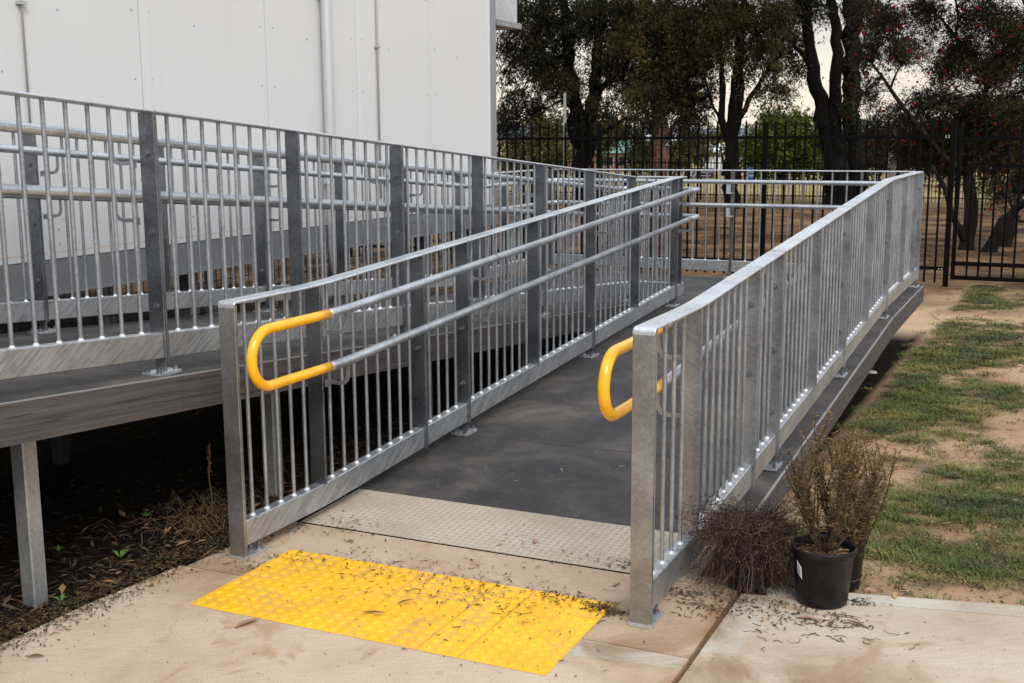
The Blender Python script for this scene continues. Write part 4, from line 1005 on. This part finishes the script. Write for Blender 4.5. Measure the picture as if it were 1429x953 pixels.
for r_i, (za, zb_) in enumerate(((.148,.151),(.140,.142),(.128,.134))):
    o0 = len(vv)
    for i in range(4):
        a = R(224.5+i*2.6)
        for z in (za, zb_): rr_ = .088+.014*((z-.02)/.15)+.0018; vv.append((rr_*math.cos(a), rr_*math.sin(a), z-.004*(i*.87+.8)))
    for i in range(3): ff_.append((o0+i*2,o0+i*2+2,o0+i*2+3,o0+i*2+1))
mk = MB(); mk.add(vv, ff_); mk.build('print', mat('grey_print',(.2,.2,.2),.6)[0], stk)
pot('empty black nursery pot half hidden behind the pot with the white sticker', P2, .100, .080, .20, .05)
pot('black nursery pot under the drooping mop of dead stems beside the end post', P3, .100, .080, .165, .13)

# upright dried shrub
M_stem = mat('dry_brown_stem', (.06,.038,.025), .9)[0]
M_need, t, b = mat('dry_needle_leaves', (.2,.14,.06), .8); p = worldpos(t); setc(t,b,ramp(t,noise(t,p,60,3,.7),[(.3,(.04,.027,.013)),(.5,(.13,.088,.04)),(.72,(.38,.27,.13))]))
def shrub(name, lab, base, stems, spread, hgt, seed, dens, per_group=7):
    rr = random.Random(seed); t = thing(name, lab, 'dead shrub', base); mb = MB(); V = []; F = []
    for i in range(stems):
        a = rr.uniform(0, 6.28); k = rr.random()**.6; H = hgt*(1-.42*k*k)*rr.uniform(.72,1.03)
        ex, ey = math.cos(a)*spread*k, math.sin(a)*spread*k
        q0 = Vector((math.cos(a)*.012, math.sin(a)*.012, 0)); path = []
        n = 9
        for j in range(n+1):
            u = j/n; path.append(q0+Vector((ex*(u**.75), ey*(u**.75), H*u))+Vector((rr.uniform(-.006,.006),rr.uniform(-.006,.006),0)))
        mb.tube(path, [.0042*(1-u/n*.75) for u in range(n+1)], 5, False)
        br = [path]
        for _ in range(6):
            j = rr.randrange(2, n-1); p0 = path[j]; aa = rr.uniform(0,6.28); ln = rr.uniform(.07,.20); sp = [p0+Vector((math.cos(aa)*.05*u, math.sin(aa)*.05*u, ln*u)) for u in (0,.33,.66,1)]
            mb.tube(sp, [.0024,.002,.0015,.001], 4, False); br.append(sp)
        for pth in br:
            for j in range(len(pth)-1):
                A, B_ = pth[j], pth[j+1]; L_ = (B_-A).length; m = int(L_*dens)
                if pth is path and j < 3: m = int(m*.25)
                for _ in range(m):
                    c = A.lerp(B_, rr.random()); aa = rr.uniform(0,6.28); d = Vector((math.cos(aa),math.sin(aa),rr.uniform(-.25,1.1))).normalized(); l = rr.uniform(.011,.028)
                    w = d.cross(Vector((rr.uniform(-1,1),rr.uniform(-1,1),rr.uniform(-1,1)))).normalized()*.0013
                    o = len(V); V += [tuple(c-w),tuple(c+w),tuple(c+d*l+w*.5),tuple(c+d*l-w*.5)]; F.append((o,o+1,o+2,o+3))
    mb.build('stems', M_stem, t); fast('needle_leaves', V, F, M_need, t, kind='stuff'); return t
sh = shrub('dead_shrub','upright brown dried shrub with needle leaves growing from the pot with the white sticker',(P1[0],P1[1],.172),15,.165,.50,4,430)
shrub('dead_shrub','sparse dried shrub leaning over the grass behind the front pot',(P2[0]+.03,P2[1],.03),11,.24,.56,6,340)
mb = MB(); rr = random.Random(1)
for _ in range(9):
    x, y, z = .10+rr.gauss(0,.014), .06+rr.gauss(0,.01), .20+rr.gauss(0,.014); s = .006; mb.add([(x-s,y,z),(x,y-s,z+s),(x+s,y,z),(x,y+s,z-s)],[(0,1,2,3)])
mb.build('blue_petals', mat('blue_petal',(.06,.09,.5),.6)[0], sh)
# drooping mop of dead stems
M_mop, t, b = mat('dead_dark_stems', (.05,.032,.024), .9); p = worldpos(t); setc(t,b,ramp(t,noise(t,p,28,3,.7),[(.34,(.008,.005,.004)),(.50,(.05,.031,.021)),(.72,(.16,.105,.072))]))
mp_ = thing('dead_plant','dark drooping mop of tangled dead stems spilling over its pot beside the end post','dead plant',(P3[0],P3[1],.13))
mb = MB(); rr = random.Random(9); V = []; F = []
M_root, t, b = mat('light_dead_roots', (.15,.098,.068), .9)
rb_ = MB()
for i in range(1050):
    hl = i % 8 == 0
    a = rr.uniform(0,6.28); reach = rr.uniform(.08,.26); hp = rr.uniform(.03,.15); drop = rr.uniform(.05,.75) if rr.random() < .62 else -.03
    cx, cy = math.cos(a), math.sin(a)*.85
    if cx < -.2: reach *= 1.1
    if hl: reach *= .85; hp = rr.uniform(.05,.12)
    path = []; n = 10; ox, oy = rr.gauss(0,.03), rr.gauss(0,.03); ph = [rr.uniform(0,6.28) for _ in range(3)]; am = [rr.uniform(.006,.030) for _ in range(3)]; tw_ = rr.gauss(0,.09)
    for j in range(n+1):
        u = j/n; rad = reach*u**.85; z = hp*math.sin(min(1,u*1.25)*math.pi*.62)-(drop*max(0,u-.38)**1.5*1.6)
        path.append(Vector((ox*(1-u)+cx*rad+am[0]*math.sin(u*9+ph[0])-cy*tw_*u*u, oy*(1-u)+cy*rad+am[1]*math.sin(u*8+ph[1])+cx*tw_*u*u, max(-.120+.01*rr.random(), z+am[2]*math.sin(u*11+ph[2])*u))))
    r0 = rr.choice([.0016,.0022,.0019]) if hl else rr.choice([.0009,.0012,.0016])
    (rb_ if hl else mb).tube(path, [r0*(1-.07*j) for j in range(n+1)], 3, False)
    if rr.random() < .5:
        k_ = rr.randrange(4,9); d = Vector((rr.gauss(0,1),rr.gauss(0,1),rr.gauss(-.3,.8))).normalized(); q = path[k_]
        (rb_ if hl else mb).tube([q, q+d*.02+Vector((0,0,.004)), q+d*.045-Vector((0,0,.008))], [r0*.6,r0*.5,r0*.3], 3, False)
    if drop < .2:
        for _ in range(8):
            c = path[rr.randrange(6,n+1)]+Vector((rr.gauss(0,.012),rr.gauss(0,.012),rr.gauss(0,.010))); s = rr.uniform(.0022,.0048)
            d = Vector((rr.gauss(0,1),rr.gauss(0,1),rr.gauss(0,1))).normalized()*s; w = d.orthogonal().normalized()*s*.6; o = len(V)
            V += [tuple(c-d),tuple(c+w),tuple(c+d),tuple(c-w)]; F.append((o,o+1,o+2,o+3))
rb_.build('roots', M_root, mp_, kind='stuff'); mb.build('stems', M_mop, mp_, kind='stuff'); fast('shrivelled_leaves', V, F, M_mop, mp_, kind='stuff')
mb = MB(); mb.tube([(0,-.03,-.01),(.012,-.06,.05),(.022,-.075,.085)], [.010,.009,.007], 7); mb.build('cut_stub', mat('cut_wood',(.22,.16,.11),.85)[0], mp_)

# ------------------------------------------------------------------ grass, litter, leaves
M_gr, t, b = mat('grass_blades', (.07,.09,.02), .7); p = worldpos(t)
c = ramp(t, noise(t,p,2.1,4,.6), [(.32,(.030,.050,.007)),(.5,(.080,.105,.014)),(.66,(.23,.21,.05))]); c = mixc(t,.6,c,ramp(t,noise(t,p,55,2,.7),[(.3,.55),(.7,1.35)]),'MULTIPLY'); setc(t,b,c)
rg = np.random.default_rng(5)
V = []; F = []
def blade(x, y, z, h, lean, a, w):
    dx, dy = math.cos(a), math.sin(a); o = len(V)
    V.extend([(x-dy*w,y+dx*w,z),(x+dy*w,y-dx*w,z),(x+dx*lean*.45+dy*w*.7,y+dy*lean*.45-dx*w*.7,z+h*.62),(x+dx*lean*.45-dy*w*.7,y+dy*lean*.45+dx*w*.7,z+h*.62),(x+dx*lean,y+dy*lean,z+h*.85)])
    F.append((o,o+1,o+2,o+3)); F.append((o+3,o+2,o+4,o+4))
def zg(x, y): return gz(x,y)+.016*nse(x,y,2.2)+.008*nse(x,y,7,1)
rr = random.Random(77)
GV = [[], []]; GF = [[], []]
cents = []
while len(cents) < 7400:
    y = 4.12+12.3*rr.random()**1.5; x = -1.15+rr.random()**1.35*3.4
    if y < 4.12+max(0,(x+.6))*.2+.05 and x > -1: continue
    if x > .9 and rr.random() < .6: continue
    g = grassy(x, y)
    if rr.random() > g*.9+.03: continue
    cents.append((x, y, g))
for (cx, cy, g) in cents:
    far_ = cy > 9; dead = rr.random() < (.16 if g > .6 else .42); V = GV[dead]; F = GF[dead]
    rad = rr.uniform(.015,.05); lush = rr.uniform(.6,1.5); n_ = int((12 if far_ else 30)*(rad/.035)**1.2)
    for _ in range(n_):
        bx, by = cx+rr.gauss(0,rad*.6), cy+rr.gauss(0,rad*.6); h = rr.uniform(.010,.030)*lush; z = zg(bx, by)-.004
        a = math.atan2(by-cy, bx-cx)+rr.gauss(0,.9)
        blade(bx, by, z, h*(.5 if dead else 1), rr.uniform(.006,.045)*lush, a, rr.uniform(.0012,.0024)*(1.5 if far_ else 1))
M_gd, t, b = mat('dead_grass_blades', (.28,.20,.09), .8); p = worldpos(t); setc(t,b,ramp(t,noise(t,p,40,3,.7),[(.3,(.14,.09,.035)),(.6,(.32,.23,.11))]))
for V, F, m_, nm in ((GV[0],GF[0],M_gr,'grass'),(GV[1],GF[1],M_gd,'dead_grass')):
    F3 = [f for f in F if f[2] != f[3]]; T3 = [f[:3] for f in F if f[2] == f[3]]
    me = bpy.data.meshes.new(nm); me.from_pydata(V, [], F3+T3); obj(nm, me, m_, None, kind='stuff')

# curved leaf
def leaf_mesh(L_, w, curl, m):
    mb = MB(); n = 7; v = []; f = []
    for i in range(n):
        u = i/(n-1); ww = w*math.sin(math.pi*min(1,u*.92+.06))**.8; z = .35*curl*math.sin(u*math.pi)*L_
        for s in (-1,0,1): v.append(((u-.5)*L_, s*ww/2+.1*w*math.sin(u*4), .002+z+(abs(s)*.10*w)))
    for i in range(n-1):
        for k in range(2): f.append((i*3+k,i*3+k+3,i*3+k+4,i*3+k+1))
    mb.add(v, f); me = mb.mesh('leaf', True); me.materials.append(m); return me
LM = [mat('dry_leaf_tan',(.30,.17,.09),.75)[0], mat('dry_leaf_pink',(.40,.21,.16),.7)[0], mat('dry_leaf_brown',(.14,.075,.045),.8)[0], mat('dry_leaf_yellow',(.48,.30,.12),.7)[0]]
def leaf(lab, loc, rot, L_, w, curl, k, z=0):
    o = obj('dry_leaf', leaf_mesh(L_, w, curl, LM[k]), None, None, (loc[0],loc[1],z+.002)); o.rotation_euler = (R(random.uniform(-8,8)),R(random.uniform(-6,6)),R(rot))
    o['label'] = lab; o['category'] = 'leaf'; o['group'] = 'fallen leaves and bark on the paving'
leaf('tan curled leaf lying across the front edge of the tactile strip', (-2.380,3.006,0.000), 70, .095,.026,.10,0)
leaf('long brown bark strip curled on the middle of the yellow tiles', (-2.025,3.231,0.000), 10, .085,.013,.08,2,.012)
leaf('reddish brown bark curl on the yellow tiles further back', (-1.974,3.355,0.000), 55, .06,.013,.2,2,.012)
leaf('orange leaf lying on the patterned metal threshold plate', (-1.819,4.107,0.000), -62, .055,.016,.10,1,.012)
leaf('upright pinkish leaf by the right corner of the tactile strip', (-1.375,3.839,0.000), 80, .045,.022,.12,1)
leaf('yellow tan leaf at the grass edge right of the pots', (-0.445,4.128,0.000), 95, .05,.018,.25,3,.002)
leaf('rounded pink leaf on the pale edge just right of the pots', (-0.529,4.134,-0.000), 10, .045,.034,.1,1,.003)
leaf('pink leaf lying directly in front of the pot with the white sticker', (-0.685,3.803,0.000), 5, .085,.020,.12,1)
leaf('brown bark strip right of the pot, pointing right', (-0.527,3.822,0.000), -16, .08,.014,.12,2)
leaf('brown bark strip right of the pot, behind the other', (-0.574,3.872,0.000), 4, .10,.010,.12,2)
leaf('short dark bark piece in front of the pot', (-0.608,3.792,0.000), 85, .045,.014,.2,2)
leaf('small pink leaf on the slab left of the near post', (-2.801,3.444,0.000), 75, .035,.010,.12,1)
leaf('purple brown leaf against the foot of the left post', (-2.907,3.517,0.000), 40, .06,.020,.2,2)
leaf('tan leaf on the ramp deck near its middle', (-1.805,5.091,0.100), 30, .03,.012,.3,3,.06)
leaf('pale straw scrap on the ramp deck', (-2.184,4.725,0.060), 5, .03,.006,.2,3,.045)
leaf('dark twig scrap on the slab at the bottom left', (-2.825,2.524,0.000), 30, .05,.014,.3,2)
leaf('brown leaf on the dirty slab behind the tactile strip', (-2.505,3.831,0.000), -10, .045,.014,.3,2)
leaf('long straw coloured strip over the right corner of the yellow tiles', (-1.351,3.499,0.000), 2, .10,.007,.05,3,.012)
leaf('brown strip in the joint beside the near right post', (-1.053,3.773,0.000), -5, .09,.010,.08,2)

def scatter_litter(name, pts, mats, n, ln, wd, rr, zf, **k):
    groups = [([], []) for _ in mats]
    for i in range(n):
        x, y = pts(rr); gi = rr.randrange(len(mats)); V_, F_ = groups[gi]; l = ln*rr.uniform(.35,1.4); w = wd*rr.uniform(.5,1.4); a = rr.uniform(0,6.28); dx, dy = math.cos(a), math.sin(a); z = zf(x,y)+rr.uniform(.001,.012)*min(1,l/.03); t_ = rr.gauss(0,.25)
        o = len(V_)
        for (u, s, h) in ((-.5,0,0),(-.1,-.5,.15),(.5,0,.05),(-.05,.5,.2)):
            V_.append((x+dx*u*l-dy*s*w, y+dy*u*l+dx*s*w, z+abs(h)*w+u*t_*l*.5))
        F_.append((o,o+1,o+2,o+3))
    root = None
    for (V_, F_), m in zip(groups, mats):
        if V_: fast(name, V_, F_, m, None, kind='stuff')
M_bit = mat('dark_debris',(.045,.03,.02),.9)[0]; M_moss = mat('mossy_debris',(.07,.065,.02),.95)[0]; M_straw = mat('straw',(.15,.10,.05),.85)[0]; M_lit = mat('old_leaf_litter',(.05,.031,.019),.85)[0]; M_lit2 = mat('grey_leaf_litter',(.11,.08,.055),.85)[0]
rr = random.Random(31)
zs = lambda x, y: gz(x,y)+.016*nse(x,y,2.2)+.008*nse(x,y,7,1)
def left_pts(r):
    while True:
        y = r.uniform(.8, 6.2); x = -2.93-abs(r.gauss(0,1.0))
        if x > -6: return x, y
scatter_litter('leaf_litter', left_pts, [M_lit, M_lit2, LM[2], M_lit], 2600, .055, .017, rr, zs)
scatter_litter('leaf_litter', lambda r: (-2.98-abs(r.gauss(0,.55)), r.uniform(1.0,4.6)), [LM[2], M_lit, M_lit2, LM[0]], 210, .075, .02, rr, lambda x,y: zs(x,y)+.012)
scatter_litter('twig_litter', left_pts, [M_straw, M_lit, M_bit], 6500, .075, .0028, rr, lambda x,y: zs(x,y)+.008)
def edge_pts(r):
    y = r.uniform(1.2, 3.95); x = -3.06+.02*y+r.gauss(-.02,.07)+.05*nse(0,y,3,9)+(.22*max(0,y-3.45) if y > 3.45 else 0); return x, y
scatter_litter('edge_litter', edge_pts, [M_lit, M_moss, M_straw, M_bit], 5200, .022, .005, rr, lambda x,y: .001)
# debris on slabs, tiles and plate
hot = [((-1.328,3.595,0.000),.035,420,.012),((-1.487,3.628,0.000),.06,260,.012),((-1.738,3.573,0.000),.14,340,.012),((-2.127,3.589,0.000),.2,380,.012),((-1.660,3.467,0.000),.3,200,.012),((-1.417,4.026,0.000),.05,140,.001),((-1.785,3.989,0.000),.20,80,.001),((-2.633,3.986,0.000),.10,170,.001),((-2.449,3.651,0.000),.12,120,.011),
       ((-0.640,3.843,0.000),.09,260,.001),((-0.854,3.827,0.000),.10,320,.001),((-1.114,3.851,-0.000),.05,220,.001),((-1.021,3.752,-0.000),.06,160,.001),((-0.563,4.026,0.000),.035,160,.001),((-2.626,3.572,0.000),.05,60,.001),((-2.705,3.453,0.000),.05,60,.001)]
def hp_fn(r):
    tot = sum(h[2] for h in hot); q = r.uniform(0, tot)
    for h in hot:
        q -= h[2]
        if q <= 0: break
    return r.gauss(h[0][0], h[1]), r.gauss(h[0][1], h[1]*.7)
def hz_fn(x, y):
    if -2.667 < x < -1.317 and 3.06 < y < 3.66: return .008
    if y > 3.965 and -2.83 < x < -1.125: return .006+(y-3.965)*.03
    return 0
scatter_litter('debris', hp_fn, [M_bit, M_lit, M_moss, M_lit, LM[2]], 1500, .023, .0055, rr, hz_fn)
tg = MB()
for (u_, n_, sp_) in (((-0.629,3.783,0.000),16,.11),((-0.795,3.627,0.000),12,.10),((-0.535,3.774,0.000),7,.09),((-1.687,3.525,0.000),14,.22),((-1.323,3.618,0.000),12,.05),((-1.077,3.727,0.000),8,.06),((-0.435,3.699,0.000),3,.12)):
    for _ in range(n_):
        x, y = u_[0]+rr.gauss(0,sp_), u_[1]+rr.gauss(0,sp_*.6); a = rr.uniform(0,6.28); z0 = hz_fn(x,y)+.002; pt_ = [(x,y,z0)]
        for _ in range(rr.choice([3,4,6])):
            a += rr.gauss(0,.6); x += math.cos(a)*.011; y += math.sin(a)*.011; pt_.append((x,y,hz_fn(x,y)+.002+rr.uniform(0,.004)))
        tg.tube(pt_, rr.uniform(.0006,.0014), 4, False)
tg.build('twig_litter', M_bit, None, kind='stuff')
def wide(r): return r.uniform(-2.9,.6), r.uniform(2.0,4.0)
scatter_litter('debris', wide, [M_bit, M_lit, LM[2]], 300, .009, .004, rr, hz_fn)
scatter_litter('deck_debris', lambda r: (r.uniform(-2.8,-1.2), r.uniform(4.5,9)), [M_straw, LM[3], M_lit2, LM[1]], 260, .018, .006, rr, lambda x,y: d1(y)+.001)
scatter_litter('deck_debris', lambda r: (r.uniform(-4.6,-3.15), r.uniform(2.3,8)), [M_straw, M_lit], 70, .018, .005, rr, lambda x,y: d2(y)+.001)
scatter_litter('yard_clods', lambda r: (r.uniform(-1.05,2.0), 4.2+11*r.random()**1.5), [LM[0], M_lit, M_lit2, M_bit], 5200, .016, .009, rr, lambda x,y: zs(x,y)+.001)
scatter_litter('yard_litter', lambda r: (r.uniform(-1.05,2.0), r.uniform(4.2,14)), [LM[0], LM[1], M_lit, M_lit2, LM[3]], 700, .035, .014, rr, lambda x,y: zs(x,y)+.004)
scatter_litter('yard_litter', lambda r: (-1.05+abs(r.gauss(0,.16)), r.uniform(4.1,9)), [LM[2], M_lit, M_straw, M_bit], 1500, .035, .008, rr, lambda x,y: zs(x,y)+.003)
scatter_litter('yard_litter', lambda r: (r.gauss(-.80,.12), r.gauss(4.35,.14)), [LM[0], M_lit, M_straw, M_moss], 700, .03, .007, rr, lambda x,y: zs(x,y)+.006)
scatter_litter('yard_litter', lambda r: (r.uniform(-10,4), r.uniform(14,30)), [M_lit, M_lit2, LM[0], M_straw], 2600, .12, .03, rr, lambda x,y: gz(x,y)+.01)
def in_grass(r):
    while True:
        x, y = -1.08+r.random()**1.2*2.6, 4.15+10*r.random()**1.5
        if grassy(x,y) > .12: return x, y
scatter_litter('grass_litter', in_grass, [M_lit, LM[2], M_bit, M_lit2, LM[0]], 5200, .024, .008, rr, lambda x,y: zs(x,y)+.006)
# straw mound and stalk by the left post
mb = MB(); c0 = (-3.344,3.990,0.000)
for _ in range(260):
    x, y = c0[0]+rr.gauss(0,.13), c0[1]+rr.gauss(0,.16); a = rr.uniform(0,6.28); l = rr.uniform(.04,.12); h = rr.uniform(.01,.06); z = -.055
    mb.tube([(x,y,z),(x+math.cos(a)*l*.5,y+math.sin(a)*l*.5,z+h),(x+math.cos(a)*l,y+math.sin(a)*l,z+h*.4)], .0013, 3, False)
mb.build('dry_grass_clump', M_straw, None, kind='stuff')
o = thing('dry_stalk', 'tall dried weed stalk in the dark beside the left end post', 'dry weed', (c0[0]+.02, c0[1], -.05)); mb = MB(); pz = [(0.006*math.sin(i), 0, i*.04) for i in range(9)]; mb.tube(pz, .0025, 5); mb.build('stem', M_straw, o)
mb = MB()
for i in range(26):
    z = .20+i*.005; a = rr.uniform(0,6.28); mb.tube([(0,0,z),(math.cos(a)*.010,math.sin(a)*.010,z+.006)], .003, 4)
mb.build('seed_heads', LM[2], o)
# green weeds
M_weed = mat('weed_green', (.08,.16,.03), .6)[0]
for i, (pt_, lab, s) in enumerate([((-3.326,3.427,-0.050),'broad leaved green weed nearest the slab edge under the left ramp',1.0),((-3.616,3.389,-0.050),'small green weed beside the front steel leg at left',.7),((-3.582,3.865,-0.050),'lone green seedling with two long leaves further in',.8),((-3.302,3.556,-0.050),'small green weed just right of the broad leaved one',.5),((-3.131,3.496,-0.050),'wispy green weed close to the slab corner',.6),((-3.205,2.996,-0.050),'green weed at the very edge of the slab at bottom left',.7)]):
    t_ = thing('weed', lab, 'weed', (pt_[0],pt_[1],-.055), 'green weeds in the dark litter')
    for k in range(6):
        a = rr.uniform(0,6.28); mb = MB(); l = .045*s*rr.uniform(.7,1.2); w = .008*s; dx, dy = math.cos(a), math.sin(a)
        mb.add([(0,0,0),(dx*l*.5-dy*w,dy*l*.5+dx*w,l*.5),(dx*l,dy*l,l*.55),(dx*l*.5+dy*w,dy*l*.5-dx*w,l*.5)],[(0,1,2,3)]); mb.build('leaf', M_weed, t_)
# small stones on the soil
M_stone = mat('pale_stone',(.42,.36,.29),.9)[0]
for i, (q, s, lab) in enumerate([((-1.217,8.914,-0.120),.05,'pale stone on dark soil beside the ramp fascia'),((-0.231,9.798,-0.120),.022,'small white stone at the right edge on bare sand'),((-0.677,7.191,-0.100),.012,'small pale pebble among the grass tufts')]):
    mb = MB(); mb.lathe([(.0,-.3),(.7,-.2),(1,.1),(.75,.45),(.3,.6),(.001,.62)], (0,0,0), 9); mb.v = [(x*s*rr.uniform(.85,1.15), y*s*.7*rr.uniform(.85,1.15), z*s*.6) for x,y,z in mb.v]
    o = mb.build('stone', M_stone, None, smooth=True); o.location = (q[0],q[1],zs(q[0],q[1])+.003); o['label'] = lab; o['category'] = 'stone'
